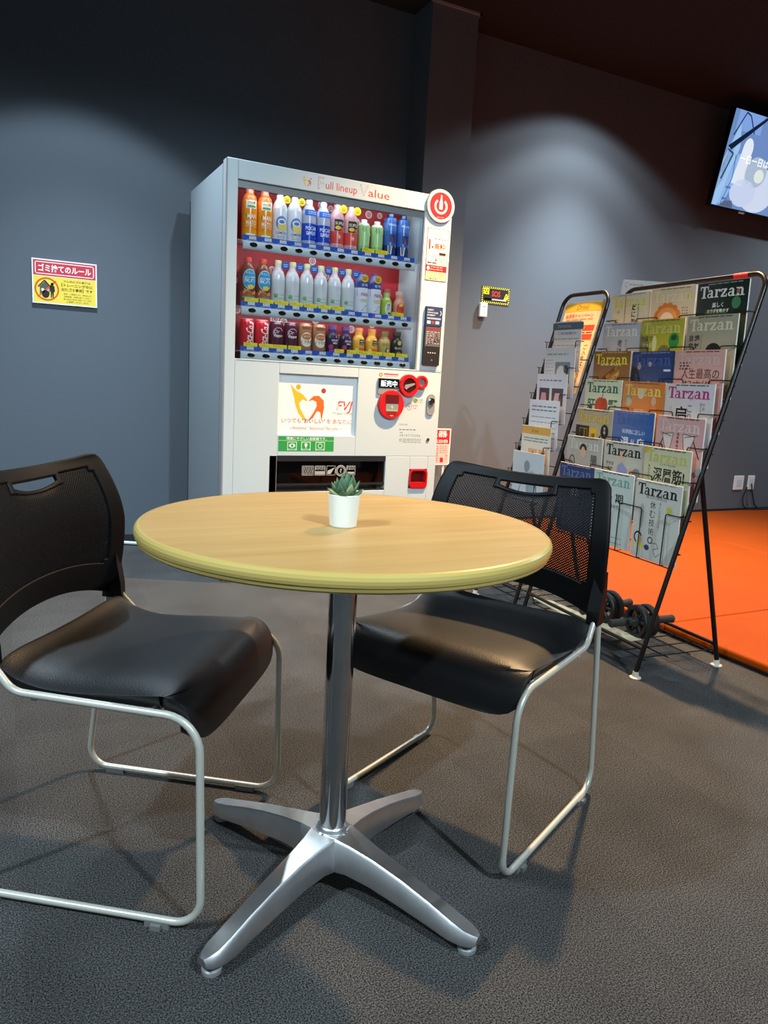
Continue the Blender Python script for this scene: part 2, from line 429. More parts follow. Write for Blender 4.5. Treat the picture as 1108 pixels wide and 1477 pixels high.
pad_me = MB().lathe([(.0, 0), (.016, 0), (.0165, .004), (.0165, .008), (.014, .010), (.009, .011), (.009, .018)], 'machine_grey', 20, cap=False).mesh('foot_pad')
for k in range(4):
    l = link(bpy.data.objects.new('leg', leg_me), tb); l.rotation_euler = (0, 0, .4935+k*PI/2); l.location.z = .006
    e = l.modifiers.new('edges', 'EDGE_SPLIT'); e.split_angle = math.radians(38)
    p = link(bpy.data.objects.new('foot_pad', pad_me), l); p.location = (.302, 0, -.006)
hk = MB()
hk.tube(fillet([(-.262, -.085, .671), (-.262, -.085, .668), (-.247, -.1, .655), (-.16, -.125, .655), (-.14, -.11, .671)], [0, .003, .008, .008, 0], 4), .0025, 'wire_black', 8)
hk.build('bag_hook', tb)

# plant
pl = thing('potted_succulent', 'small artificial succulent in a white pot on the table', 'plant', (.518, 1.163, .7003))
MB().lathe([(.0, .0), (.0222, 0), (.0235, .002), (.0278, .056), (.0272, .057), (.0262, .0555), (.0255, .047)], 'pot_white', 36, cap=False).build('pot', pl)
MB().lathe([(.0, .0472), (.0257, .0470)], 'soil', 24, cap=False).build('soil', pl)
def leaf_mesh(L, W, T, curl, m, nm):
    mb = MB(); n = 8; R = []
    for j in range(9):
        t = j/8; wd = W*(math.sin(PI*min(1, t*.72+.16))**.8)*(1-t**6); wd = max(wd, .0004)
        th = T*(1-t**3)+.0004; r = L*math.sin(t*1.0*(1-curl*.3)); z = L*(1-math.cos(t*1.0))*.5*curl*1.6
        R.append([(L*t, wd*math.cos(2*PI*k/n), z+th*math.sin(2*PI*k/n)*(1 if k < 4 else .9) - .0012*math.sin(PI*t)*(abs(math.cos(2*PI*k/n)))) for k in range(n)])
    vs = [p for q in R for p in q]
    mb.add(vs, [(j*n+k, j*n+(k+1) % n, (j+1)*n+(k+1) % n, (j+1)*n+k) for j in range(8) for k in range(n)] + [tuple(range(8*n, 9*n))], m, True)
    return mb.mesh(nm)
lm = [leaf_mesh(.033, .0085, .0042, .5, 'leaf', 'leaf'), leaf_mesh(.032, .0078, .0038, .5, 'leaf_pale', 'leaf')]
nl = 0
for ring, (cnt, elev, sc, off) in enumerate([(9, .40, 1.0, .0), (7, .80, 1.05, .3), (5, 1.12, 1.12, .1), (3, 1.38, 1.2, .6)]):
    for k in range(cnt):
        a = off+2*PI*k/cnt+random.uniform(-.15, .15); o = link(bpy.data.objects.new('leaf', lm[1 if (ring < 2 and k % 4 == 1) else 0]), pl)
        e = elev+random.uniform(-.08, .08)
        o.rotation_euler = (0, -e, a); s = sc*random.uniform(.9, 1.08); o.scale = (s, s, s)
        o.location = (.005*math.cos(a), .005*math.sin(a), .0475+.002*ring)

# ================================================================== CHAIRS
HV = .225
def side_path(sg):
    x = sg*HV
    pts = [(x-sg*.004, .404, .470), (x-sg*.003, .408, .440), (x, .467, .0072), (x, -.002, .0072), (x, .004, .386), (x, .338, .395), (x-sg*.004, .380, .440), (x-sg*.005, .384, .470)]
    return fillet(pts, [0, .05, .045, .05, .062, .05, .04, 0], 8)
SIDE = {sg: MB().tube(side_path(sg), .0068, 'frame_paint', 12).mesh('side_frame') for sg in (-1, 1)}
def seat_prof(t):
    P = [(.004, .330), (.004, .352), (.010, .385), (.030, .413), (.062, .426), (.11, .4275), (.17, .4235), (.23, .419), (.29, .420), (.34, .432), (.372, .452)]
    q = t*(len(P)-1); i = min(int(q), len(P)-2); f = q-i
    p0, p1, p2, p3 = P[max(i-1, 0)], P[i], P[i+1], P[min(i+2, len(P)-1)]
    return tuple(.5*((2*p1[k])+(-p0[k]+p2[k])*f+(2*p0[k]-5*p1[k]+4*p2[k]-p3[k])*f*f+(-p0[k]+3*p1[k]-3*p2[k]+p3[k])*f**3) for k in (0, 1))
def seat_mesh():
    mb = MB(); nu, nv = 24, 40
    def fn(i, j):
        s = 2*i-1; t0 = .13*abs(s)**7; u, z = seat_prof(t0+(1-t0)*j); hw = .221 if j < .3 else .221-.006*((j-.3)/.7)
        e = abs(s)**7
        q = min(1, max(0, (j-.12)/.4)); z -= .017*e*(.2+.8*q*q*(3-2*q)); 
        if j <= .3: u += .012*abs(s)**4
        if j > .85: z -= .010*(1-s*s)*(j-.85)/.15
        return (s*hw, u, z)
    mb.grid(fn, nu, nv, 'black_leather')
    return mb.mesh('seat')
SEAT = seat_mesh()
def back_meshes():
    Q = .0037
    NX, NZ = 124, 90
    zl, zh = .425, .765
    def pos(i, j):
        s = 2*i/NX-1; t = j/NZ
        if t < .53: f = t/.53; hw = .230+(.2356-.230)*math.sin(f*PI/2); u = .3985+(.379-.3985)*math.sin(f*PI/2)
        else: f = (t-.53)/.47; hw = .2356-.0263*f**1.7; u = .379+.0502*f**1.7
        hw -= .010*max(0, (t-.955)/.045)**2
        zb = .440+.045*(1-abs(s)**2.2)
        zt = .748+.016*abs(s)**2-.006*abs(s)**30
        z = zb+(zt-zb)*t
        J0, sw = 79, 20/62
        if abs(s) < sw and j <= J0: z -= .012*(1-(s/sw)**2)*math.exp(-((J0-j)/5.0)**2)
        u += .030*(1-s*s)
        return (s*hw, u, z)
    vs = {}
    fr, ms = MB(), MB()
    def inmesh(i, j):
        dx = abs(i+.5-NX/2); J = j+.5
        if dx > 51 or J < 19 or J > 83: return False
        if dx > 48 and (J < 22 or J > 80): return False
        if dx < 23 and J > 76: return False
        return True
    V = [pos(i, j) for j in range(NZ+1) for i in range(NX+1)]
    fr.v = [Vector(p) for p in V]; ms.v = [Vector(p) for p in V]
    for j in range(NZ):
        for i in range(NX):
            if 79 <= j < 82 and abs(i+.5-NX/2) < 20: continue
            q = (j*(NX+1)+i, j*(NX+1)+i+1, (j+1)*(NX+1)+i+1, (j+1)*(NX+1)+i)
            mb = ms if inmesh(i, j) else fr
            if mb is ms and (i+j) % 2 == 0:
                k = len(ms.v); c = sum((ms.v[a] for a in q), Vector())/4
                for a in q: ms.v.append(c+(ms.v[a]-c)*.80)
                for a in range(4): ms.f.append([q[a], q[(a+1) % 4], k+(a+1) % 4, k+a])
                n = 4
            else: mb.f.append(list(q)); n = 1
            mb.m += [0]*n; mb.sm += [True]*n
    for m in (fr, ms): m.mats = [MATS['black_plastic']]
    def clean(me):
        import bmesh
        bm = bmesh.new(); bm.from_mesh(me); bmesh.ops.delete(bm, geom=[v for v in bm.verts if not v.link_faces], context='VERTS'); bm.to_mesh(me); bm.free()
        return me
    return clean(fr.mesh('backrest_frame')), clean(ms.mesh('backrest_mesh'))
BF, BM = back_meshes()
def socket(sg):
    mb = MB(); R = []
    for z, u0, u1, xa, xb in ((.437, .369, .416, .206, .2315), (.47, .371, .414, .206, .2335), (.51, .379, .410, .207, .235), (.56, .388, .402, .212, .2355)):
        R.append([(sg*xa, u0, z), (sg*xb, u0+.004, z), (sg*xb, u1-.004, z), (sg*xa, u1, z)])
    vs = [p for q in R for p in q]
    mb.add(vs, [(j*4+k, j*4+(k+1) % 4, j*4+4+(k+1) % 4, j*4+4+k) for j in range(3) for k in range(4)]+[(0, 1, 2, 3), (12, 13, 14, 15)], 'black_plastic')
    return mb.mesh('tube_socket')
SOCK = {sg: socket(sg) for sg in (-1, 1)}
GL = MB().box(-.009, .009, -.022, .022, 0, .012, 'glide_grey').box(-.016, .004, -.009, .009, .0, .009, 'glide_grey').mesh('glide')
def chair(label, loc, rotz):
    t = thing('mesh_back_chair', label, 'chair', loc, rotz, 'black cafe chairs at the round table')
    for sg in (-1, 1):
        s = link(bpy.data.objects.new('side_frame', SIDE[sg]), t)
        s.location.z = .004
        for y in (.075, .395):
            g = link(bpy.data.objects.new('glide', GL), s); g.location = (sg*HV, y, -.004); g.scale = (-sg, 1, 1)
    cb = MB()
    for y, z in ((.09, .384), (.30, .386)): cb.tube([(-HV, y, z+.004), (HV, y, z+.004)], .006, 'frame_paint', 8)
    cb.build('cross_bar', t)
    o = link(bpy.data.objects.new('seat', SEAT), t); o.location.z = .004
    m = o.modifiers.new('thick', 'SOLIDIFY'); m.thickness = .024; m.offset = -1
    bevel(o, .006, 3)
    o = link(bpy.data.objects.new('backrest_frame', BF), t); m = o.modifiers.new('thick', 'SOLIDIFY'); m.thickness = .009; m.offset = 0
    for sg in (-1, 1): link(bpy.data.objects.new('tube_socket', SOCK[sg]), t)
    o = link(bpy.data.objects.new('backrest_mesh', BM), t); m = o.modifiers.new('thick', 'SOLIDIFY'); m.thickness = .0025; m.offset = 0
    return t
chair('black mesh-back chair with leather seat at the left frame edge', (.4039, 1.3252, 0), .9514)
chair('black mesh-back chair between the table and the magazine rack', (.7282, 1.2381, 0), -1.0964)

# ================================================================== VENDING MACHINE
MX, MY, MW, MH, MD = .8522, 3.266, 1.1042, 1.83, .67
vm = thing('vending_machine', 'white drink vending machine with three lit rows of bottles and cans', 'vending machine', (MX, MY, 0))
FR = .004                                   # front skin plane of the lower door (y)
def front(dy=0.0): return lambda x, y, k: (x, FR+dy-k, y)
WX0, WX1, WZ0, WZ1 = .052, .955, 1.012, 1.752
# cabinet
cb = MB()
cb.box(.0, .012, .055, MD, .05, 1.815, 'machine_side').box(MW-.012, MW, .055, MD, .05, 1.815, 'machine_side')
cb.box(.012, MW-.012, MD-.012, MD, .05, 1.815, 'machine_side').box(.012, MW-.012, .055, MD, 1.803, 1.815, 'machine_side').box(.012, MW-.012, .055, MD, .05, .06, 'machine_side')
cb.box(.012, MW-.012, .2, .21, .06, 1.803, 'machine_side')
cb.build('cabinet', vm)
MB().box(.004, MW-.004, MD, MD+.035, .06, 1.775, 'black_plastic').build('rear_gap_shade', vm)  # black slab standing in for the shadow in the gap behind the cabinet
for x in (.06, MW-.06):
    for y in (.1, MD-.08): MB().lathe([(.025, 0), (.025, .015), (.015, .018), (.015, .05)], 'machine_grey', 16).build('foot', vm, (x, y, 0))
MB().box(.02, MW-.02, .03, .05, .0, .06, 'machine_grey').build('kick_plate', vm)
# door
dr = MB()
dr.box(.006, WX0, .004, .052, .06, MH, 'machine_white')
dr.box(WX0, MW-.0, .004, .052, WZ1, MH, 'machine_white')
dr.box(WX1, MW, .004, .052, WZ0, WZ1, 'machine_white')
dr.box(WX0, .2575, .004, .052, .06, WZ0, 'machine_white').box(.649, MW, .004, .052, .585, WZ0, 'machine_white')
dr.box(.2575, .649, .004, .052, .9585, WZ0, 'machine_white').box(.2575, .649, .004, .052, .585, .682, 'machine_white')
dr.box(.2575, .649, .022, .052, .682, .9585, 'machine_white')
dr.box(.818, .955, .004, .052, .06, .585, 'machine_white').box(1.058, MW, .004, .052, .06, .585, 'machine_white')
dr.box(.955, 1.058, .004, .052, .06, .424, 'machine_white').box(.955, 1.058, .004, .052, .520, .585, 'machine_white')
dr.box(.2575, .818, .004, .052, .06, .417, 'machine_white')
door = bevel(dr.build('door', vm), .0025, 2)
MB().box(0, .006, .004, .05, .06, MH-.004, 'machine_grey').build('hinge_strip', vm)
MB().box(.06, MW-.004, .0025, .0045, 1.0065, 1.0085, 'machine_grey').build('seam', door)
MB().box(WX1+.003, WX1+.0045, .0025, .0045, 1.01, 1.76, 'machine_grey').build('seam', door)
# display chamber
ch = MB()
ch.box(WX0-.01, WX1+.01, .178, .186, WZ0-.01, WZ1+.01, 'red_board')
ch.build('backboard', vm)
sl = MB(); sl.box(WX0-.006, WX0, .05, .18, WZ0, WZ1, 'red_board').box(WX0, WX1, .05, .18, WZ1, WZ1+.006, 'machine_grey')
sl.add([(WX1, .05, WZ0), (WX1-.03, .178, WZ0), (WX1-.03, .178, WZ1), (WX1, .05, WZ1), (WX1+.006, .05, WZ0), (WX1+.006, .178, WZ0), (WX1+.006, .178, WZ1), (WX1+.006, .05, WZ1)],
       [(0, 1, 2, 3), (4, 7, 6, 5), (0, 4, 5, 1), (3, 2, 6, 7)], 'machine_white')
sl.build('window_lining', vm)
pr = Print()
random.seed(3)
for k in range(95):
    x = random.uniform(WX0+.01, WX1-.03); z = random.uniform(WZ0+.03, WZ1-.01); r = random.choice([.010, .014, .018, .022])
    if any(math.hypot(x-a, z-b) < r+q+.004 for a, b, q in getattr(pr, 'cs', [])): continue
    pr.cs = getattr(pr, 'cs', [])+[(x, z, r)]
    pr.k = 1; pr.ell(x, z, r, r, '#e8d5d3', 18); pr.k = 2; pr.ring(x, z, r*.62, r*.62, r*.2, '#b85a5e', 14); pr.ell(x, z, r*.2, r*.34, '#b85a5e', 8)
tag(pr.obj('dot_pattern', vm, lambda x, y, k: (x, .178-k, y)), kind='stuff')
pr = Print(); random.seed(4)
for k in range(22):
    y = .055+.115*random.random(); z = random.uniform(WZ0+.03, WZ1-.03); pr.k = k % 3+1; r = random.choice([.014, .02, .026]); pr.ell(y, z, r*.8, r, '#e8d5d3', 18); pr.k += 3; pr.ring(y, z, r*.5, r*.6, r*.2, '#b85a5e', 14)
tag(pr.obj('dot_pattern', vm, lambda x, y, k: (WX0+k, min(max(x, .051), .177), y)), kind='stuff')
MB().box(WX0+.002, WX1-.002, .012, .015, WZ0+.002, WZ1-.002, GLASS).build('window_pane', vm)
MB().box(WX0, WX1, .018, .024, WZ1-.030, WZ1, 'machine_grey').build('window_valance', vm)
MB().box(WX0+.03, WX1-.05, .030, .040, WZ1-.022, WZ1-.012, 'led').build('light_bar', vm)
# shelves with button rails
ROWS = [1.497, 1.222, 1.030]
PITCH_X = .0690; BX0 = .1285
YEL = {0: [8, 9], 1: [0, 1, 2, 3, 4, 5, 6, 10.5], 2: [0, 1.08, 2, 3, 6.3, 7, 8, 9, 10, 11]}
btn_me = MB().lathe([(0, .011), (.0100, .0105), (.0135, .009), (.0150, .006), (.0158, .003), (.0165, 0)], 'black_gloss', 24, cap=False)
ring_me = MB().lathe([(.0162, 0), (.0162, .004), (.0178, .003), (.0185, 0)], 'chrome', 24, cap=False).mesh('ring')
btn_me = btn_me.mesh('button')
for r, zr in enumerate(ROWS):
    rail = MB(); x0, x1 = .078, .932
    pts = []
    for k in range(9):
        g = -PI/2+PI*k/8; pts.append((.030-.013*math.cos(g), zr-.002+.019*math.sin(g)))
    # rail profile in (y,z) extruded in x
    n = len(pts); vs = [(x0+.004, y, z) for y, z in pts]+[(x1-.004, y, z) for y, z in pts]
    rail.add(vs, [(i, i+1, i+1+n, i+n) for i in range(n-1)], 'machine_white', True)
    rail.add(vs, [tuple(range(n))[::-1], tuple(range(n, 2*n)), (0, n, 2*n-1, n-1)], 'machine_white')
    ro = rail.build('button_rail', vm)
    for k in range(12):
        b = link(bpy.data.objects.new('button', btn_me), ro); b.location = (BX0+PITCH_X*k, .0185, zr); b.rotation_euler = (PI/2, 0, 0); b.scale = (1, .56, 1)
        g = link(bpy.data.objects.new('button_ring', ring_me), ro); g.location = (BX0+PITCH_X*k, .0185, zr); g.rotation_euler = (PI/2, 0, 0); g.scale = (1, .56, 1)
    zs = zr+.018
    MB().box(.062, .945, .030, .16, zs-.002, zs, 'machine_grey').build('shelf', vm)
    if r < 2: MB().box(x0+.02, x1-.02, .034, .042, zr-.014, zr-.006, 'led').build('light_bar', vm)
    ps = MB().box(x0+.004, x1-.004, .032, .0345, zs, zs+.022, ink('#1c4fb4')).build('price_strip', vm)
    tg = Print()
    for k in range(12):
        x = BX0+PITCH_X*k; tg.k = 1; tg.rect(x-.0155, zs+.0065, x+.0155, zs+.0185, '#eef1f4'); tg.rect(x-.028, zs+.002, x-.004, zs+.004, '#9fb8e6'); tg.rect(x+.002, zs+.002, x+.02, zs+.004, '#9fb8e6')
        tg.k = 2; tg.text(('¥150', '¥130', '¥120')[r], x, zs+.0125, w=.024, c='#5b6064')
    tg.obj('price_tags', ps, lambda x, y, k: (x, .032-k, y))
    for k in YEL[r]:
        x = BX0+PITCH_X*k; y = Print(); y.k = 1; y.text('100YEN', x-.014, zs+.0305, w=.024, h=.005, c='#c83a1e'); y.rect(x-.026, zs+.0245, x+.022, zs+.0255, '#b08a10')
        yo = MB().box(x-.031, x+.031, .029, .031, zs+.0195, zs+.0365, ink('#f5e21a')).build('yellow_tag', ps)
        y.obj('tag_print', ps, lambda x, y, k: (x, .029-k, y))
# header lettering
pr = Print(); RED = '#c8372f'
def heart_people(p, cx, cy, s):
    L = [(-.95, .95), (-.62, .62), (-.30, .48), (-.05, .22), (-.02, .12), (-.28, .22), (-.46, .02), (-.40, -.25), (-.02, -.85), (-.22, -.80), (-.50, -.45), (-.66, -.05), (-.72, .25)]
    p.poly([(cx+a*s, cy+b*s) for a, b in L[:5]+L[5:]], '#e9b824')
    R = [(.02, .12), (.30, .40), (.60, .42), (.86, .20), (.90, -.15), (.78, -.85), (.70, -.40), (.52, -.35), (.30, -.72), (.02, -.88), (.34, -.42), (.50, -.08), (.46, .12), (.26, .20)]
    p.poly([(cx+a*s, cy+b*s) for a, b in R], '#dd6a22')
    p.ell(cx-.52*s, cy+.82*s, .13*s, .13*s, '#d9a520'); p.ell(cx+.84*s, cy+.68*s, .13*s, .13*s, '#a8432a')
heart_people(pr, .357, 1.787, .022)
def outline_text(p, t, x, y, h, t_, c, fill):
    k0 = p.k
    p.text(t, x, y, h=h*1.06, c=c, bold=.012); p.k = k0+1; p.text(t, x, y, h=h*.97, c=fill, bold=-.012); p.k = k0
outline_text(pr, 'F', .423, 1.792, .047, .003, RED, '#c5d2d6')
pr.text('ull lineup', .446, 1.7835, w=.152, h=.043, c=RED, al='l'); outline_text(pr, 'V', .633, 1.793, .045, .003, '#a8797a', '#c5d2d6'); pr.text('alue', .655, 1.788, w=.108, h=.034, c=RED, al='l')
pr.obj('header_lettering', door, front())
# advert panel
ad = Print(); ad.k = 1
ad.rect(.2575, .682, .649, .9585, '#e9ebeb'); ad.k = 2
heart_people(ad, .405, .826, .092)
ad.text('FVJ', .592, .815, w=.085, c='#c9483e', bold=.02, shear=.25); ad.k = 3; ad.text('FV', .577, .815, h=.030, c='#f1efee', bold=-.012, shear=.25); ad.k = 2
ad.text('FV Japan Co.,Ltd.', .585, .785, w=.10, c='#6a5a58')
ad.text('いつでも', .328, .747, w=.095, c='#b5453c'); ad.text('"おいしい"', .437, .747, w=.115, c='#a6281f', bold=.02); ad.text('を', .514, .747, h=.022, c='#b5453c'); ad.text('あなたに', .583, .747, w=.098, c='#b5453c')
ad.text('~Anytime "delicious" for you ~', .452, .712, w=.26, c='#b5655c', shear=.1)
ad.obj('advert_print', vm, front(.018))
# green sticker
gs = Print(); gs.k = 1; gs.rect(.262, .606, .537, .676, '#2f9a48'); gs.k = 2; gs.text('環境にやさしい自販機です。', .400, .666, w=.20, c='#f2f6f0', bold=.01); gs.rect(.262, .6555, .537, .657, '#d7ead8')
for i, x in enumerate((.329, .397, .468)): gs.rect(x-.023, .611, x+.023, .651, '#dbeedd')
gs.k = 3
for i, x in enumerate((.329, .397, .468)): gs.rect(x-.020, .618, x+.020, .648, '#2f9a48'); gs.rect(x-.018, .6125, x+.018, .6155, '#2f9a48')
gs.k = 4
gs.ell(.329, .633, .015, .010, '#dbeedd'); gs.poly([(.397, .619), (.406, .640), (.397, .646), (.388, .640)], '#dbeedd'); gs.ring(.468, .633, .0115, .0115, .003, '#dbeedd')
gs.k = 5; gs.ell(.329, .633, .006, .006, '#2f9a48')
gs.obj('eco_sticker', door, front())
# delivery port
pt = MB(); pt.box(.223, .818, .15, .155, .417, .585, 'port_dark').box(.223, .2575, .03, .15, .417, .585, 'port_dark').box(.80, .818, .052, .15, .417, .585, 'port_dark')
pt.box(.223, .818, .03, .15, .412, .418, 'port_dark').box(.223, .818, .052, .15, .584, .59, 'port_dark')
pt.build('delivery_port', vm)
fl = MB(); fl.box(.227, .814, .012, .016, .452, .560, SMOKE).box(.223, .818, .006, .022, .560, .5845, 'machine_dark').box(.223, .818, .008, .02, .445, .455, 'machine_dark').box(.223, .818, .006, .02, .4175, .424, 'machine_dark')
flap = fl.build('flap', vm)
dr2 = MB().box(.2225, .2575, .004, .03, .417, .585, 'port_dark').build('port_jamb', vm)
st = Print(); st.k = 1
for (x0, x1) in ((.385, .443), (.449, .503), (.509, .555), (.612, .66)): st.frame(x0, .492, x1, .538, .0022, '#a9a9a6')
st.lines(.389, .440, .531, 7, .0058, .0026, '#b5b5b2'); st.lines(.452, .500, .531, 3, .0058, .003, '#b5b5b2'); st.rect(.452, .496, .5, .512, '#a9a9a6'); st.poly([(.513, .498), (.53, .498), (.551, .53), (.53, .52), (.516, .515)], '#b5b5b2')
st.ring(.583, .514, .027, .027, .004, '#b5b5b2'); st.ring(.583, .514, .020, .020, .003, '#b5b5b2'); st.text('ℓ', .583, .514, h=.02, c='#b5b5b2', bold=.02); st.lines(.615, .657, .531, 3, .006, .003, '#b5b5b2'); st.rect(.618, .498, .655, .508, '#b5b5b2')
st.obj('flap_stickers', flap, lambda x, y, k: (x, .012-k, y))
# coin return
MB().prism([(1.0065+.0475*math.cos(g) if abs(math.cos(g)) < .999 else 1.0065+.0475*math.cos(g), .472+.048*math.sin(g)) for g in [2*PI*i/24 for i in range(24)]], .045, .05, 'machine_dark').build('coin_return_back', vm)
def rrect(x0, x1, z0, z1, r, n=5):
    out = []
    for cx, cz, a in ((x1-r, z1-r, 0), (x0+r, z1-r, 90), (x0+r, z0+r, 180), (x1-r, z0+r, 270)):
        for k in range(n+1): g = math.radians(a+90*k/n); out.append((cx+r*math.cos(g), cz+r*math.sin(g)))
    return out
def ringprism(mb, outer, inner, y0, y1, m):
    n = len(outer); vs = [(x, y0, z) for x, z in outer]+[(x, y0, z) for x, z in inner]+[(x, y1, z) for x, z in outer]+[(x, y1, z) for x, z in inner]
    fs = []
    for i in range(n):
        j = (i+1) % n
        fs += [(i, j, n+j, n+i), (2*n+i, 3*n+i, 3*n+j, 2*n+j), (i, 2*n+i, 2*n+j, j), (n+i, n+j, 3*n+j, 3*n+i)]
    return mb.add(vs, fs, m)
cr = MB(); ringprism(cr, rrect(.9545, 1.0585, .4235, .5205, .022), rrect(.963, 1.050, .433, .512, .018), -.002, .045, 'red_gloss')
cr.prism(rrect(.9585, 1.0545, .4265, .454, .012), -.006, .03, 'red_gloss')
cro = cr.build('coin_return', vm)
MB().box(.963, 1.05, .03, .034, .454, .512, mat('red_dark', '#5c0a0c', .4)).build('return_flap', cro)
# money unit: bill disc, coin disc, small lever disc
def disc(mb, cx, cz, r, m, depth=.016, hole=None):
    n = 40; mb.lathe([(r, 0), (r, depth*.6), (r*.94, depth), (hole if hole else 0, depth)] + ([(hole, depth*.2)] if hole else []), m, n, M=Matrix.Translation((cx, FR, cz)) @ Matrix.Rotation(PI/2, 4, 'X'), cap=False)
    return mb
bd = disc(MB(), .826, .838, .070, 'red_gloss', .02).build('bill_acceptor', vm)
MB().box(.790, .862, -.017, -.0165+.0005, .842, .886, mat('red_dark', '#5c0a0c', .4)).build('bill_slot', bd)
MB().box(.793, .859, -.0178, -.016, .806, .842, 'machine_grey').build('bill_window', bd)
b2 = Print(); b2.k = 1; b2.text('↑', .826, .826, h=.016, c='#e8f4e0', bold=.03)
for i in range(5): b2.poly([(.798+i*.012, .808), (.808+i*.012, .808), (.803+i*.012, .818)], '#a6d05a')
b2.rect(.802, .792, .852, .797, '#7c0d10'); b2.text('▼', .826, .785, w=.025, h=.007, c='#f0a8a0')
b2.obj('bill_marks', bd, lambda x, y, k: (x, -.0178-k, y))
cd = disc(MB(), .917, .934, .054, 'red_gloss', .022, .036).build('coin_slot', vm)
MB().lathe([(0, 0), (.036, 0)], mat('red_dark', '#5c0a0c', .4), 30, M=Matrix.Translation((.917, FR-.006, .934)) @ Matrix.Rotation(PI/2, 4, 'X'), cap=False).build('coin_well', cd)
MB().prism([(.888, .922), (.898, .914), (.912, .925), (.945, .940), (.944, .947), (.905, .938), (.892, .935)], -.02, -.006, 'machine_grey').build('coin_guide', cd)
sd = disc(MB(), .989, .953, .033, 'red_gloss', .018, .020).build('coin_insert', vm)
MB().lathe([(0, 0), (.020, 0)], 'machine_grey', 20, M=Matrix.Translation((.989, FR-.005, .953)) @ Matrix.Rotation(PI/2, 4, 'X'), cap=False).build('insert_plate', sd)
# display
dp = MB().prism(rrect(.752, .866, .886, .963, .006), -.004, .006, 'machine_grey').build('display_bezel', vm)
MB().box(.754, .864, -.006, -.004, .917, .961, 'black_gloss').build('display_screen', dp)
d = Print(); d.k = 1; d.text('販売中', .809, .938, w=.088, h=.030, c='display_text', bold=.015); d.rect(.842, .9205, .86, .9225, '#8a9298'); d.obj('display_lettering', dp, lambda x, y, k: (x, -.006-k, y))
s = Print(); s.k = 1; s.ell(.767, .978, .010, .010, '#d2793a'); s.rect(.783, .980, .862, .986, '#c94a40'); s.text('Coke On Pay', .822, .972, w=.07, c='#b5655c'); s.k = 2; s.ell(.767, .978, .004, .004, '#f2e0d0')
# stickers on the door
s.k = 1; s.ell(.964, .862, .012, .012, '#7f8f4a'); s.text('IC OK', .99, .865, w=.034, h=.012, c='#6c7a44'); s.rect(.979, .852, 1.006, .854, '#8a8a5a')
s.ring(.932, .832, .015, .018, .003, '#b86a66', 20); s.ell(.932, .832, .006, .006, '#c88a84'); s.text('6/23', .965, .838, w=.03, h=.010, c='#9a6a66'); s.text('OK', .965, .824, w=.02, h=.008, c='#9a6a66')
s.text('Coca-Cola', .905, .744, w=.045, c='#55534e', shear=.4, bold=.0); s.lines(.884, .978, .716, 1, .01, .004, '#6a675f'); s.rect(.888, .702, .905, .705, '#77746c'); s.text('2 8 1 0 7 7 5 2 0 6', .945, .690, w=.115, h=.011, c='#4e4c46')
s.frame(.888, .660, .900, .672, .002, '#77746c'); s.lines(.906, 1.01, .670, 3, .008, .003, '#8a877f')
s.obj('door_stickers', door, front())
MB().prism(rrect(1.029, 1.073, .793, .897, .021), -.004, .006, 'machine_grey').build('lock_plate', vm)
lk = MB().lathe([(.017, 0), (.017, .006), (.012, .008), (.0, .008)], 'chrome', 20, M=Matrix.Translation((1.051, -.004, .862)) @ Matrix.Rotation(PI/2, 4, 'X'), cap=False).build('lock', vm)
MB().box(1.048, 1.054, -.0135, -.012, .848, .876, 'machine_dark').build('key_slot', lk)
MB().lathe([(.009, 0), (.009, .004), (.004, .005), (0, .003)], 'chrome', 16, M=Matrix.Translation((1.049, FR, .670)) @ Matrix.Rotation(PI/2, 4, 'X'), cap=False).build('key_cylinder', vm)
# power-symbol disc
pdm = MB().lathe([(.077, 0), (.077, .010), (.074, .012), (0, .012)], 'machine_white', 48, M=Matrix.Translation((1.033, FR, 1.784)) @ Matrix.Rotation(PI/2, 4, 'X'), cap=False).build('round_badge', vm)
p = Print(); p.k = 1; p.ring(1.033, 1.784, .0768, .0768, .002, '#4a4f58', 40); p.ell(1.033, 1.784, .061, .061, '#b41722', 40); p.k = 2; p.ring(1.033, 1.782, .036, .036, .010, '#efe3e0', 30, 128, 412)
p.poly([(1.024, 1.768), (1.042, 1.768), (1.042, 1.80), (1.037, 1.815), (1.0365, 1.832), (1.0295, 1.832), (1.029, 1.815), (1.024, 1.80)], '#efe3e0'); p.text('Coke ON', 1.033, 1.732, w=.036, c='#e7b9b4')
p.obj('badge_print', pdm, lambda x, y, k: (x, FR-.012-k, y))
# poster on the column
x0, x1, z0, z1 = .975, 1.092, 1.440, 1.682
po = MB().box(x0, x1, .0025, .004, z0, z1, 'paper').build('promo_sticker', vm)
p = Print(); p.k = 1; p.frame(x0, z0, x1, z1, .0022, '#8a2f30'); p.rect(x0, z0, x1, z0+.043, '#e6d6a8'); p.rect(x0, z0+.043, x1, z0+.072, '#b41722')
p.text('Coke ON', 1.033, 1.655, w=.054, c='#9a5a55'); p.lines(1.018, 1.078, 1.632, 1, .01, .004, '#8a5a5a'); p.text('1', .990, 1.607, h=.046, c='#8f1c22', bold=.02); p.text('本', 1.0065, 1.595, h=.016, c='#8f1c22', bold=.02); p.text('無料!', 1.050, 1.600, w=.064, h=.032, c='#8f1c22', bold=.025)
p.rect(1.045, 1.563, 1.083, 1.573, '#2b1d1f'); p.rect(1.047, 1.560, 1.081, 1.563, '#b03038'); p.lines(.984, 1.035, 1.552, 1, .01, .003, '#8a7a76'); p.lines(1.045, 1.083, 1.55, 5, .0075, .0035, '#7d6a68'); p.rect(.983, 1.520, 1.007, 1.526, '#3a3a3a'); p.rect(1.010, 1.520, 1.034, 1.526, '#3a3a3a'); p.ell(1.030, 1.537, .006, .007, '#b06058')
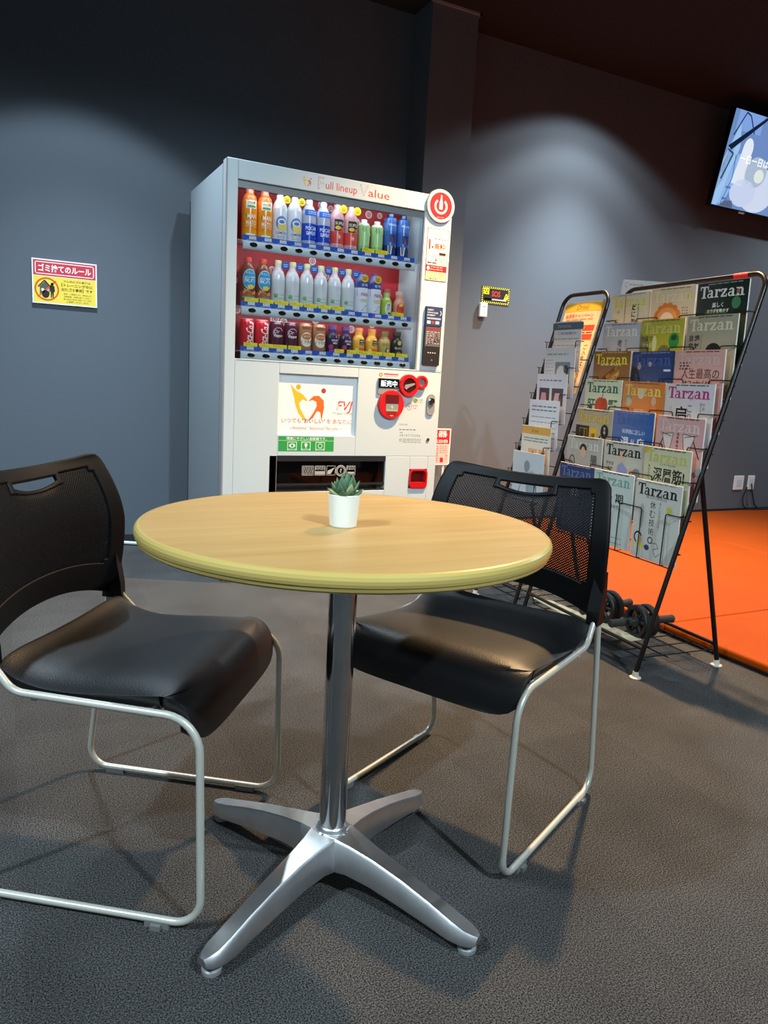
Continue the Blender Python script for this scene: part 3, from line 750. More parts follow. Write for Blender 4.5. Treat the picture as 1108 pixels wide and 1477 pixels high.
p.k = 2; p.ell(.990, 1.497, .009, .009, '#f0dede'); p.lines(1.004, 1.07, 1.503, 1, .01, .003, '#e9bcbc'); p.text('Coke ON Pay', 1.037, 1.493, w=.07, h=.008, c='#f3e4e2'); p.lines(.985, 1.083, 1.474, 3, .010, .003, '#9a8a5a'); p.rect(1.0, 1.446, 1.011, 1.452, '#7a3a2a'); p.rect(1.018, 1.446, 1.024, 1.452, '#55553a'); p.rect(1.032, 1.446, 1.038, 1.453, '#7a4a2a')
p.obj('promo_print', po, lambda x, y, k: (x, .0025-k, y))
# card reader
rd = MB().prism(rrect(.986, 1.078, 1.038, 1.225, .004), -.010, .006, 'machine_dark').build('card_reader', vm)
MB().box(.990, 1.074, -.0115, -.010, 1.128, 1.222, mat('reader_screen', '#57595f', .15)).build('reader_screen', rd)
p = Print(); p.k = 1; p.rect(.993, 1.205, 1.071, 1.220, '#7a3a42'); p.lines(.995, 1.07, 1.195, 7, .009, .005, '#a59496'); p.rect(1.003, 1.14, 1.03, 1.175, '#8a8084'); p.rect(1.04, 1.15, 1.066, 1.19, '#756c72')
p.obj('screen_print', rd, lambda x, y, k: (x, -.0115-k, y))
p = Print(); p.k = 1
for i in range(4): p.ell(1.012+.013*i, 1.098, .0035, .003, '#c9ced2')
p.text('▲', 1.034, 1.065, w=.01, c='#8a8f92'); p.obj('reader_lamps', rd, lambda x, y, k: (x, -.010-k, y))
ns = MB().box(.988, 1.079, -.012, .004, 1.226, 1.318, ink('#2a3a63')).build('payment_sign', vm)
p = Print(); p.k = 1; p.text('ALIPAY', .993, 1.302, w=.035, c='#e4e8ee', al='l', bold=.02); p.text('CONTACTLESS', .993, 1.289, w=.06, c='#e4e8ee', al='l', bold=.02); p.text('PAYMENT', .993, 1.277, w=.045, c='#e4e8ee', al='l', bold=.02); p.ring(1.058, 1.289, .014, .014, .003, '#d5dce8', 14, -60, 60); p.rect(.993, 1.258, 1.07, 1.266, '#9aa6bf'); p.rect(.994, 1.236, 1.014, 1.250, '#dfe0e0'); p.ell(1.028, 1.243, .007, .007, '#c83a30'); p.rect(1.042, 1.236, 1.062, 1.250, '#cdd4de')
p.obj('payment_lettering', ns, lambda x, y, k: (x, -.012-k, y))

# ================================================================== DRINKS IN THE DISPLAY
def wrap(R):                                  # flat print wrapped on a cylinder facing -y
    return lambda x, y, k: ((R+k*3)*math.sin(x/R), -(R+k*3)*math.cos(x/R), y)
def drink(name, cat, label, col, row, body, cap=None, prints=None, R=.031, tag_=None, group=None):
    z = ROWS[row]+.018
    t = thing(name, label, cat, (MX+BX0+PITCH_X*col, MY+.092, z), 0, group)
    t.scale = ((1.10, 1.10, 1.09), (1.10, 1.10, 1.09), (1.20, 1.20, 1.16))[row]
    mb = MB().lathe(body, 'machine_white', 24); mb.build('body', t)
    if cap:
        MB().lathe(cap, 'machine_white', 18).build('cap', t)
    if prints: prints.obj('label_print', t, wrap(R))
    if tag_:
        tx, tz, r, c, c2 = tag_
        q = MB().lathe([(r, 0), (r, .001)], glossy(c), 24, M=Matrix.Translation((tx, -.040, tz)) @ Matrix.Rotation(PI/2, 4, 'X')).build('neck_tag', t)
        p = Print(); p.k = 1; p.rect(tx-r*.6, tz+r*.1, tx+r*.6, tz+r*.3, c2); p.rect(tx-r*.5, tz-r*.35, tx+r*.5, tz-r*.12, c2); p.obj('tag_print', q, lambda x, y, k: (x, -.041-k, y))
    return t
G = glossy
def pet(body, lab, z0, z1, R=.031, h=.19, neck=.0125, sh=.135):
    b, l = G(body), G(lab)
    return [(R*.85, 0, b), (R*.98, .004, b), (R, .012, b), (R, z0, b), (R+.0004, z0+.0005, l), (R+.0004, z1, l), (R, z1+.0005, b), (R, sh, b), (R*.9, sh+.013, b), (R*.68, sh+.028, b), (neck, sh+.042, b), (neck, h-.018, b)]
def capp(c, h=.19, r=.0145): return [(r, h-.018, G(c)), (r, h-.002, G(c)), (r*.9, h, G(c))]
LR = ('left', 'right')
for i in (0, 1):
    p = Print(); p.k = 1; p.rect(-.022, .126, .022, .158, '#f0ead8', 8); p.rect(-.020, .008, .018, .032, '#eef0e0', 8); p.k = 2
    p.text('野菜生活', 0, .148, w=.03, c='#5f9a48'); p.rect(-.016, .131, .016, .138, '#58a860', 6); p.ell(.011, .150, .004, .005, '#e8701c', 10)
    p.text('MAN', .002, .097, w=.036, h=.017, c='#fbe6d8', bold=.03); p.text('MATO', 0, .073, w=.040, h=.017, c='#fbe6d8', bold=.03); p.line([(-.02, .060), (0, .062), (.02, .058)], .002, '#fbe0c0'); p.ell(-.020, .100, .004, .008, '#5ea04a', 10)
    p.text('48', .002, .019, h=.012, c='#74b04e', bold=.03)
    drink('juice_bottle', 'bottle', f'{LR[i]} of the two orange vegetable juice bottles, top shelf far left', i, 0, [(.028, 0, G('#f2a61c')), (.031, .004, G('#f2a61c')), (.031, .045, G('#f0951a')), (.031, .122, G('#f4902a')), (.030, .160, G('#d8702a')), (.026, .176, G('#d8702a')), (.017, .186, G('#d8702a'))],
          [(.016, .186, G('#c8826a')), (.016, .203, G('#c8826a')), (.014, .205, G('#c8826a'))], p, group='orange juice bottles')
for i in (0, 1):
    p = Print(); p.k = 1; p.ell(0, .088, .024, .028, '#5b83c4', 18, 3); p.k = 2; p.ell(.004, .077, .020, .020, '#e8cf6a', 16, 3); p.k = 3; p.ell(0, .093, .016, .012, '#eef2f0', 16, 3); p.k = 4; p.ell(0, .093, .011, .007, '#4a7cb4', 12, 2)
    p.k = 2; p.text('LEMON', 0, .050, w=.042, h=.010, c='#3d4a80', bold=.01); p.lines(-.016, .016, .036, 2, .006, .003, '#8a90a0'); p.text('刺激,強め', 0, .018, w=.042, h=.015, c='#33374e', bold=.02)
    drink('lemon_soda_bottle', 'bottle', f'{LR[i]} of the two white lemon soda bottles on the top shelf', 2+i, 0, pet('#d6dae2', '#d9dde6', .008, .13, h=.20, sh=.145), capp('#e5e7ea', .20), p, tag_=(.016, .178, .015, '#e6d23a', '#6a5a20'), group='white lemon soda bottles')
for i in (0, 1):
    p = Print(); p.k = 1; p.text('POCARI', .004, .085, w=.052, h=.015, c='#eef2fb', bold=.03); p.text('SWEAT', .004, .066, w=.048, h=.014, c='#eef2fb', bold=.03)
    p.poly([(-.03, .052), (-.012, .058), (.01, .050), (.03, .046), (.03, .052), (.01, .058), (-.012, .064)], '#f2f5fb'); p.rect(-.028, .135, .028, .158, '#2f6fd6', 10); p.k = 2; p.lines(-.012, .022, .148, 2, .007, .003, '#dbe6f8')
    drink('sports_drink_bottle', 'bottle', f'{LR[i]} of the two blue-label sports drink bottles on the top shelf', 4+i, 0, pet('#aeb2c6', '#1c48c0', .036, .104, h=.20, sh=.142), capp('#e2e6ee', .20), p, group='blue sports drink bottles')
for i in (0, 1):
    p = Print(); p.k = 1; p.rect(-.021, .092, .021, .138, '#29261f', 8); p.k = 2; p.text('SUPLI', 0, .122, w=.036, h=.012, c='#e8e0d0', bold=.02); p.ell(-.006, .104, .012, .008, '#e7c23a', 12, 2); p.rect(.006, .094, .02, .108, '#d8503c', 3)
    p.k = 1; p.lines(-.02, .02, .028, 1, .01, .003, '#9a7a8a'); p.lines(-.02, .02, .016, 1, .01, .006, '#6a6080')
    p.text('✶', 0, .068, h=.025, c='#f2c8b8')
    drink('fruit_drink_bottle', 'bottle', f'{LR[i]} of the two red fruit drink bottles with yellow neck tag, top shelf', 6+i, 0, pet('#d9a9ae', '#dc4f48', .040, .09, h=.20, sh=.145), capp('#d9b8b8', .20), p, tag_=(.012, .178, .0165, '#ead62a', '#9a8020'), group='red fruit drink bottles')
for i in (0, 1):
    p = Print(); p.k = 1; p.poly([(-.026, .060), (.026, .086), (.026, .072), (-.026, .044)], '#e2b83a'); p.poly([(-.026, .066), (.026, .092), (.026, .087), (-.026, .061)], '#a8552a'); p.ring(-.008, .116, .009, .010, .002, '#4a8a3e', 16); p.text('N', -.008, .116, h=.008, c='#4a8a3e', bold=.02)
    p.rect(-.022, .012, .022, .036, '#2f7a3e', 8); p.k = 2; p.ell(.008, .030, .008, .008, '#d8b0b0', 10); p.ell(-.010, .022, .008, .007, '#a8cf7a', 10)
    drink('green_tea_can', 'can', f'{LR[i]} of the two short pale green cans on the top shelf', 8+i, 0, [(.025, 0, G('#9fb890')), (.027, .006, G('#8cc27a')), (.027, .05, G('#a5d28e')), (.027, .132, G('#cfe0c0')), (.022, .142, G('#cfe0c0')), (.014, .146, G('#c9cfc4'))], [(.014, .146, G('#d5d8d2')), (.013, .158, G('#d5d8d2'))], p, R=.027, group='pale green cans')
for i in (0, 1):
    p = Print(); p.k = 1; p.text('Blendy', 0, .150, w=.036, h=.010, c='#d9e2ee', bold=.01); p.rect(-.014, .078, .016, .112, '#26386e', 6); p.poly([(-.018, .028), (-.003, .028), (.000, .064), (-.020, .064)], '#e6e6e2'); p.poly([(-.001, .064), (.018, .072), (.022, .058), (.001, .056)], '#cf8a78'); p.rect(-.026, .016, .026, .021, '#c8ccd6', 8); p.rect(-.026, .006, .026, .010, '#c8ccd6', 8)
    p.k = 2; p.rect(-.004, .078, .004, .100, '#8a3f58', 2)
    drink('milk_drink_bottle', 'bottle', f'{LR[i]} of the two tall blue bottles at the top shelf right end', 10+i, 0, [(.026, 0, G('#233a78')), (.029, .005, G('#24386f')), (.029, .065, G('#3d66ae')), (.029, .125, G('#4a77bf')), (.029, .158, G('#35599c')), (.027, .178, G('#2a4684')), (.016, .186, G('#2a4684'))], [(.015, .186, G('#2a3d6c')), (.015, .198, G('#2a3d6c'))], p, R=.029, group='tall blue bottles')
for i in (0, 1):
    p = Print(); p.k = 1; p.ell(0, .108, .0295, .040, '#e9f1f2', 24, 4); p.k = 2; p.ell(0, .108, .027, .037, '#2f9fd0', 24, 4); p.k = 3; p.text('やさしい', 0, .133, w=.032, c='#eef6f8', bold=.02); p.text('麦茶', 0, .108, w=.046, h=.024, c='#f2f8f8', bold=.03)
    p.ell(.004, .078, .013, .009, '#f2cf30', 10, 2); p.poly([(-.026, .062), (-.01, .07), (.008, .056), (.026, .066), (.026, .052), (.004, .044), (-.026, .05)], '#e7a050'); p.line([(-.022, .070), (.014, .050)], .003, '#f3d9a0'); p.k = 1; p.rect(-.03, .036, .03, .041, '#3fae9e', 8); p.rect(-.03, .0, .03, .024, '#3aa4cc', 8); p.k = 2; p.text('健康ミネラル', 0, .012, w=.042, h=.009, c='#eaf4f6', bold=.02)
    drink('barley_tea_bottle', 'bottle', f'{LR[i]} of the two brown barley tea bottles with round blue label', i, 1, pet('#7a3a22', '#b0583a', .010, .06, h=.195, sh=.140), capp('#c4423a', .195, .0150), p, group='barley tea bottles')
ORD = ('leftmost', 'second', 'third', 'fourth', 'fifth', 'rightmost')
for i in range(6):
    p = Print(); p.k = 1; p.text('❋', -.016, .056, h=.018, c='#5fae4e', bold=.03); p.text('い・ろ・は・す', .006, .060, w=.036, h=.007, c='#6a7078', bold=.02); p.rect(-.012, .045, .026, .048, '#8fbf9a', 6); p.k = 2; p.text('天然水', 0, .016, w=.030, h=.010, c='#dce9f8', bold=.02); p.rect(-.005, .085, -.003, .13, '#c8cfd8', 1); p.rect(.002, .080, .0035, .13, '#c8cfd8', 1)
    drink('water_bottle', 'bottle', f'{ORD[i]} of the six clear mineral water bottles on the middle shelf', 2+i, 1, [(.027, 0, G('#3a78c8')), (.030, .004, G('#3a78c8')), (.030, .028, G('#d5d9da')), (.030, .12, G('#dcdfe2')), (.028, .138, G('#cfd3d8')), (.022, .155, G('#c0b4b8')), (.0125, .170, G('#c2bcc2')), (.0125, .182, G('#a9b07a'))], [(.014, .180, G('#b4b88a')), (.014, .196, G('#b4b88a')), (.012, .198, G('#b4b88a'))], p, R=.030, tag_=(.018, .176, .0165, '#2b62b4', '#a9c4ea'), group='clear water bottles')
for i in (0, 1):
    p = Print(); p.k = 1; p.poly([(-.03, .090), (-.03, .128), (.012, .128), (-.006, .118)], '#7a4a9a'); p.rect(-.03, .126, .03, .150, '#2c3f8c', 10); p.k = 2; p.text('爽快', .004, .138, w=.03, h=.012, c='#cfd8f0', bold=.02); p.text('PARA', .006, .098, w=.036, h=.014, c='#a23a62', bold=.03, shear=.2); p.rect(-.012, .074, .02, .078, '#c8b45a', 6); p.rect(-.012, .066, .02, .070, '#d8c47a', 6); p.line([(-.026, .024), (-.005, .03), (.012, .05), (.028, .058)], .0025, '#7a8ab8'); p.rect(-.031, .004, .031, .018, '#8f7f4a', 10); p.k = 3; p.text('500ml', 0, .011, w=.04, h=.007, c='#332d1c', bold=.02)
    drink('lactic_drink_bottle', 'bottle', f'{LR[i]} of the two white and navy bottles with gold neck tag', 8+i, 1, pet('#5a5f94', '#e2e4ec', .010, .125, h=.19, sh=.145), capp('#3a4482', .19), p, tag_=(-.002, .164, .017, '#d3b04a', '#6a5320'), group='white and navy bottles')
def mini(body, lab, cap_, h=.125, R=.025, z0=.012, z1=.075):
    b, l = G(body), G(lab)
    return [(R*.88, 0, b), (R, .005, b), (R, z0, l), (R, z1, l), (R*.86, z1+.012, b), (R*.6, z1+.022, b), (.015, z1+.028, b), (.015, h-.016, b)], [(.017, h-.016, G(cap_)), (.017, h-.001, G(cap_)), (.0155, h, G(cap_))]
b, c = mini('#b7cf7a', '#a8c83e', '#c8605a', .135, .0255)
p = Print(); p.k = 1; p.ell(0, .050, .016, .028, '#dfe6d8', 16, 3); p.k = 2; p.vtext('綾鷹', 0, .072, .015, '#4a5a6a', .02); p.ell(.004, .030, .006, .005, '#3a3a3a', 8)
drink('green_tea_bottle', 'bottle', 'small lime green tea bottle near the right end, middle shelf', 10, 1, b, c, p, R=.0255)
b, c = mini('#e0a080', '#e2a88c', '#d8c0b0', .130, .0255)
p = Print(); p.k = 1; p.ell(0, .055, .021, .024, '#dc4430', 18, 3); p.k = 2; p.ell(0, .070, .010, .007, '#ecc04a', 10); p.text('ミルクティー', 0, .054, w=.030, h=.008, c='#8f1a14', bold=.02); p.text('HOT', .002, .020, w=.018, h=.008, c='#9a6a5a', bold=.02)
drink('milk_tea_bottle', 'bottle', 'small peach-coloured bottle with a red oval, middle shelf right end', 11, 1, b, c, p, R=.0255)
def can(col, R=.0265, h=.122, top='#b9bcc0'):
    b, t_ = G(col), G(top)
    return [(R*.84, 0, t_), (R, .006, b), (R, h-.012, b), (R*.86, h-.002, t_), (R*.86, h, t_), (R*.8, h, t_), (R*.8, h-.003, t_)]
for i in (0, 1):
    p = Print(); p.k = 1; p.text('Coca-Cola', .002, .062, w=.098, h=.030, c='#f0dcd8', bold=.02, shear=.35, rot=PI/2-.12); p.rect(.017, .02, .022, .1, '#e8d0cc', 1)
    drink('cola_can', 'can', f'{LR[i]} of the two red cola cans, bottom shelf far left', i, 2, can('#c41a24'), None, p, R=.0265, group='red cola cans')
for i in (0, 1):
    p = Print(); p.k = 1; p.ring(0, .078, .020, .020, .002, '#b9a6b0', 20, 20, 240); p.text('Dr', -.006, .082, h=.013, c='#c9b8c0', bold=.01, shear=.3); p.text('Pepper', .002, .066, w=.036, h=.014, c='#ece0e4', bold=.03, shear=.3); p.poly([(-.022, .044), (.022, .056), (.022, .05), (-.022, .036)], '#b03a5a'); p.poly([(-.022, .03), (.018, .04), (.006, .016), (-.022, .008)], '#a83458')
    drink('cherry_soda_can', 'can', f'{LR[i]} of the two dark maroon soda cans, bottom shelf', 2+i, 2, can('#4a1626'), None, p, R=.0265, group='dark maroon soda cans')
for i in (0, 1):
    p = Print(); p.k = 1; p.ell(0, .060, .024, .028, '#eadfc8', 20, 3); p.rect(-.02, .1, .02, .112, '#6a3a22', 6); p.k = 2; p.ell(0, .072, .019, .012, '#b06a34', 16, 2); p.text('ほっこり', 0, .072, w=.024, h=.007, c='#f2e6d0', bold=.02); p.text('くつろぎ', 0, .052, w=.044, h=.014, c='#4a2a1c', bold=.04)
    p.rect(-.024, .016, .024, .022, '#8a5a34', 8)
    drink('cafe_latte_can', 'can', f'{LR[i]} of the two brown coffee cans with cream oval, bottom shelf', 4+i, 2, can('#a06e4a', .0268, .125, '#a07a5c'), None, p, R=.0268, group='brown coffee cans')
for i in (0, 1):
    b, c = mini('#3a2a48', '#2c2036', '#5a3a72', .125)
    p = Print(); p.k = 1; p.text('GRAPE', .004, .066, w=.030, h=.008, c='#d8d0e4', bold=.02); p.text('MIX', .006, .055, w=.02, h=.007, c='#d8d0e4', bold=.02); p.rect(-.02, .006, .022, .03, '#6a3aa0', 6); p.ell(-.013, .040, .010, .010, '#a82a5a', 10, 2); p.ell(.012, .034, .007, .008, '#42246a', 10)
    drink('grape_drink_bottle', 'bottle', f'{LR[i]} of the two small black and purple bottles, bottom shelf', 6+i, 2, b, c, p, R=.025, group='black and purple bottles')
for i in (0, 1):
    b, c = mini('#d8a040', '#dca63c', '#d07a4a', .125)
    p = Print(); p.k = 1; p.rect(-.006, .056, .018, .078, '#2a231a', 4); p.rect(-.012, .014, .022, .044, '#dd5a24', 6); p.ell(-.015, .030, .009, .014, '#e8d25a', 10, 2); p.k = 2; p.text('HOT', .006, .070, w=.018, h=.007, c='#e8dcc0', bold=.02); p.rect(-.003, .059, .014, .062, '#c0b49a', 2); p.text('柚子', .006, .030, w=.024, h=.012, c='#f2c060', bold=.02)
    drink('citrus_drink_bottle', 'bottle', f'{LR[i]} of the two small amber citrus bottles, bottom shelf', 8+i, 2, b, c, p, R=.025, group='amber citrus bottles')
b, c = mini('#7a6238', '#b09a5a', '#6a5a34', .12)
p = Print(); p.k = 1; p.text('カフェ', 0, .064, w=.034, h=.012, c='#4a3a1c', bold=.03); p.ell(.004, .040, .010, .012, '#5a4a2a', 12, 2); p.k = 2; p.ell(.006, .041, .005, .007, '#d8c890', 10)
drink('cafe_bottle', 'bottle', 'small gold-brown coffee bottle beside the black one, bottom shelf', 10, 2, b, c, p, R=.025)
b, c = mini('#1c1a18', '#1a1816', '#24221c', .122)
p = Print(); p.k = 1; p.ell(.002, .076, .009, .010, '#c8a848', 14, 2); p.text('BLACK', 0, .054, w=.034, h=.010, c='#cfc8b8', bold=.02); p.ell(0, .034, .010, .007, '#8a7a4a', 12, 2); p.rect(-.02, .016, .02, .020, '#6a6048', 6)
drink('black_coffee_bottle', 'bottle', 'small black coffee bottle with gold disc, bottom shelf right end', 11, 2, b, c, p, R=.025)

# ================================================================== MAGAZINE RACKS
def frame_x(z): return .271*z
def rack(name, label, loc, rotz, width, rows, ztop, dz, basket=True):
    # local: x = depth (back), y from 0 (right end) to width (left end)
    t = thing(name, label, 'rack', loc, rotz, 'black wire literature racks')
    H = 1.372; w_ = width
    path = fillet([(frame_x(.02), 0, .02), (frame_x(H), 0, H), (frame_x(H), w_, H), (frame_x(.02), w_, .02)], [0, .055, .055, 0], 8)
    MB().tube(path, .0085, 'rack_black', 10).build('front_frame', t)
    for y in (.012, w_-.012):
        j = frame_x(.70)
        MB().tube([(j+.005, y, .715), (j+.2, y, .02)], .0085, 'rack_black', 10).build('back_leg', t)
        MB().tube([(j-.008, y-.004, .705), (j+.016, y+.004, .705)], .013, 'machine_grey', 10).build('hinge_bolt', t)
    for (x, y) in ((frame_x(.02), 0), (frame_x(.02), w_), (frame_x(.70)+.2, .012), (frame_x(.70)+.2, w_-.012)):
        MB().lathe([(.019, 0), (.020, .004), (.012, .008), (.009, .024)], 'foot_white', 16).build('foot', t, (x, y, 0))
    # lower rails and shelf
    MB().tube([(frame_x(.10), 0, .10), (frame_x(.10), w_, .10)], .007, 'rack_black', 8).build('lower_rail', t)
    MB().tube([(frame_x(.70)+.2-.02, .012, .085), (frame_x(.70)+.2-.02, w_-.012, .085)], .007, 'rack_black', 8).build('lower_rail', t)
    sh = MB(); n = max(3, int(w_/.085))
    x0, x1 = frame_x(.10)+.004, frame_x(.70)+.178
    for k in range(n+1):
        y = .02+(w_-.04)*k/n; sh.tube([(x0+.012, y, .062), (x1-.015, y, .062)], .0022, 'wire_black', 5)
    for k in range(4):
        x = x0+.014+(x1-x0-.03)*k/3; sh.tube([(x, .005, .0585), (x, w_-.005, .0585)], .0026, 'wire_black', 5)
    for y in (.02, w_-.02):
        sh.tube([(x0, y, .102), (x0+.014, y, .062)], .0026, 'wire_black', 5); sh.tube([(x1-.016, y, .062), (x1+.004, y, .088)], .0026, 'wire_black', 5)
    sh.build('wire_shelf', t)
    return t
RW = thing  # placeholder
COLW = .2255
ang = math.atan2(.043, .69)        # wide rack is turned a little
wide = rack('magazine_rack', 'wide black wire rack filled with three columns of magazines', (1.889, 1.750, 0), -ang, .690, 7, 1.344, .114)
narrow = rack('leaflet_rack', 'narrow black wire rack of printed leaflets beside the magazine rack', (1.911, 2.480, 0), 0, .290, 6, 1.245, .113)
def mag_x(k): return .300-.0295*k         # local depth of row k
def mag_z(k): return 1.344-.1140*k
MH_, MW_ = .280, .219
def pockets(t, rows, bounds, xs, zt, zb, width, half, inset=0.0):
    for k in range(rows):
        mb = MB(); x, z1, z0 = xs(k)-.013, zt(k), zb(k)
        xb = xs(k)+.016
        for b in bounds:
            lo, hi = max(b-half, .004), min(b+half, width-.004)
            if b <= .001: pts = [(x, hi, z0), (x, hi, z1), (x, inset, z1)] + ([(xb, inset, z1)] if inset else [])
            elif b >= width-.001: pts = [(x, lo, z0), (x, lo, z1), (x, width-inset, z1)] + ([(xb, width-inset, z1)] if inset else [])
            else: pts = [(x, lo, z0), (x, lo, z1), (x, hi, z1), (x, hi, z0)]
            mb.tube(fillet(pts, .008, 3), .0021, 'wire_black', 6)
            for q in (lo, hi):
                if .006 < q < width-.006: mb.tube([(x, q, z0), (xb, q, z0), (xb, q, z0+.05)], .0018, 'wire_black', 5)
        mb.tube([(x, inset, z0), (x, width-inset, z0)], .0022, 'wire_black', 6); mb.tube([(xb, .0, z0+.05), (xb, width, z0+.05)], .0022, 'wire_black', 6)
        # the ends reach back or forward to the leaning frame
        for y in (.0, width):
            mb.tube([(xb, y, z0+.05), (frame_x(z0+.05), y, z0+.05)], .0022, 'wire_black', 5)
            if not inset: mb.tube([(x, y, z1), (frame_x(z1), y, z1)], .0022, 'wire_black', 5)
        mb.build('wire_pocket', t)
pockets(wide, 7, (0, .232, .458, .690), mag_x, lambda k: mag_z(k)-.103, lambda k: mag_z(k)-.284, .690, .058)
MB().tube([(0, -.03, 0), (0, .03, 0)], .0095, ink('#d8343c'), 10).build('red_tape', wide, (frame_x(1.372), .110, 1.372))

def magazine(parent_m, y, x, ztop, cover, prt, label, name='magazine', W=MW_, H=MH_, thick=.006, lean=0.0, cat='magazine', group='magazines in the wide rack', tilt=0.0, dy=.012):
    # own origin at the middle of the bottom edge; cover faces -x (towards the room); local print x runs to -y
    o = thing(name, label, cat, (0, 0, 0), 0, group)
    o.matrix_world = parent_m @ Matrix.Translation((x, y, ztop-H)) @ Matrix.Rotation(lean, 4, 'Y') @ Matrix.Rotation(tilt, 4, 'X')
    # pages and cover with a slight bow
    def bow(yy): return .004*(1-(2*yy/W)**2)
    n = 6; mb = MB(); ys = [-W/2+W*i/n for i in range(n+1)]
    vs = [(-thick+.0008-bow(y_), y_, z) for z in (0, H) for y_ in ys]+[(-.0006-bow(y_), y_, z) for z in (0, H) for y_ in ys]
    m = n+1; fs = []
    for i in range(n):
        fs += [(i, m+i, m+i+1, i+1), (2*m+i, 2*m+i+1, 3*m+i+1, 3*m+i), (i, i+1, 2*m+i+1, 2*m+i), (m+i, 3*m+i, 3*m+i+1, m+i+1)]
    fs += [(0, 2*m, 3*m, m), (n, m+n, 3*m+n, 2*m+n)]
    mb.add(vs, fs, 'paper'); mb.build('pages', o)
    cv = MB()
    for xx, cc in ((-thick, cover), (0.0, '#cfc6b8')):
        cv.add([(xx-bow(y_), y_, z) for z in (0, H) for y_ in ys], [(i, i+1, m+i+1, m+i) if xx == 0 else (i, m+i, m+i+1, i+1) for i in range(n)], glossy(cover) if xx else ink(cc), True)
    cv.add([(-thick-bow(W/2), W/2, 0), (-bow(W/2), W/2, 0), (-bow(W/2), W/2, H), (-thick-bow(W/2), W/2, H)], [(0, 1, 2, 3)], glossy(cover))
    cv.build('cover', o)
    prt.obj('cover_print', o, lambda a, b, k: (-thick-bow(a)-k, -a, min(b+dy if b > .02 else b, H-.001)))
    return o
def title(p, c, wd=.190, h=.040, x=-.095, y=None, rot=0, strap='#4a4a4a'):
    if y is None: y = MH_-.063
    p.logo(x, y, wd, h, c)
    if strap: p.lines(-.06, .085, MH_-.0195, 1, .01, .0035, strap)
H = MH_
def people_blob(p, cx, cy, s, skin='#c99a7a', hair='#1c1a1a', shirt='#b9bccb'):
    p.poly([(cx-.030*s, cy-.10*s), (cx+.030*s, cy-.10*s), (cx+.024*s, cy-.02*s), (cx-.024*s, cy-.02*s)], shirt); p.up(); p.ell(cx, cy, .016*s, .021*s, skin); p.up(); p.ring(cx, cy+.002*s, .020*s, .024*s, .010*s, hair, 14, 10, 170); p.k -= 2
MAGS = {}
def new(): q = Print(); q.k = 1; return q
# right column, top to bottom
p = new(); p.rect(-W/2 if False else -.1095, 0, .1095, .13, '#243a24', 6); p.ell(-.03, .15, .07, .03, '#2f4a2a', 16, 2); p.up(); title(p, '#e2e0d6', strap='#8a927e'); p.text('楽しく', -.01, .192, w=.048, c='#e6e4da', bold=.03); p.text('カラダを動かす', -.008, .172, w=.095, c='#e6e4da', bold=.03); p.text('山', .0, .135, h=.030, c='#e6e4da', bold=.04); p.ell(.066, .195, .018, .02, '#3f7a4e'); p.ell(.070, .232, .006, .008, '#b03a3a', 8)
MAGS[0, 0] = ('#1d2a1f', p, 'dark green magazine with white title at the top right of the rack')
p = new(); title(p, '#d6d0ae'); p.vtext('絶対', -.055, .205, .024, '#26241f', .04); p.vtext('自宅', -.083, .205, .024, '#26241f', .04); p.rect(-.036, .15, -.0345, .205, '#4a463c'); p.ell(.02, .145, .034, .030, '#191614', 20); p.up(); p.ell(.03, .125, .018, .018, '#8a6a54')
MAGS[0, 1] = ('#a39d86', p, 'olive grey magazine with a dark-haired head, right column second from top')
p = new(); title(p, '#d4b4ae', strap='#6a4a48'); p.text('人生最高の', .01, .188, w=.165, h=.035, c='#2a2222', bold=.0); p.text('起床術', .0, .146, w=.12, h=.038, c='#2a2222'); p.lines(-.085, -.035, .222, 3, .010, .006, '#4a3a3a')
MAGS[0, 2] = ('#d9a49a', p, 'pink magazine with large black headline characters, right column third from top')
p = new(); title(p, '#b8287a'); p.text('肩', -.028, .158, h=.065, c='#1c1a1c', bold=.03); p.vtext('こり', .013, .195, .024, '#4a4448'); p.ring(.016, .222, .010, .010, .002, '#c88aa0', 14); p.vtext('ほぐす', .060, .205, .010, '#4a4448'); p.vtext('体操', .072, .205, .012, '#c07a94'); p.vtext('完治', -.075, .19, .014, '#d8a8b8')
MAGS[0, 3] = ('#d3cfcf', p, 'pale magazine with a magenta title in the right column')
p = new(); title(p, '#dcc4c2', strap='#5a4444')
for sg in (-1, 1):
    p.poly([(sg*.022-.0, .212), (sg*.075, .205), (sg*.06, .165), (sg*.042, .135), (sg*.030, .165)], '#d8cfcb'); p.up(); p.line([(sg*.022, .212), (sg*.075, .205), (sg*.06, .165), (sg*.042, .135), (sg*.030, .165), (sg*.022, .212)], .002, '#2a2626'); p.line([(sg*.03, .200), (sg*.06, .206), (sg*.085, .210)], .002, '#2a2626'); p.line([(sg*.07, .19), (sg*.10, .132)], .004, '#2a2626'); p.k -= 1
p.vtext('肩甲骨体操', 0, .215, .012, '#3a2e2e', .02); p.text('肩甲骨', -.012, .118, w=.13, h=.034, c='#1c1717', bold=.05)
MAGS[0, 4] = ('#d2a3a0', p, 'pink magazine with two shoulder blade drawings, right column')
p = new(); title(p, '#c3c25e'); p.text('深層筋!', .015, .175, w=.145, h=.050, c='#24241f', bold=.03); p.text('インナーマッスル', .01, .211, w=.075, c='#3a3a30', bold=.03); p.vtext('体の芯から', -.080, .205, .010, '#3a3a30'); p.ell(-.02, .115, .006, .010, '#a83a2a', 8); p.poly([(-.1095, .28), (-.07, .28), (-.1095, .24)], '#d8b030')
MAGS[0, 5] = ('#cfcba6', p, 'cream magazine with lime title and exclamation mark, right column')
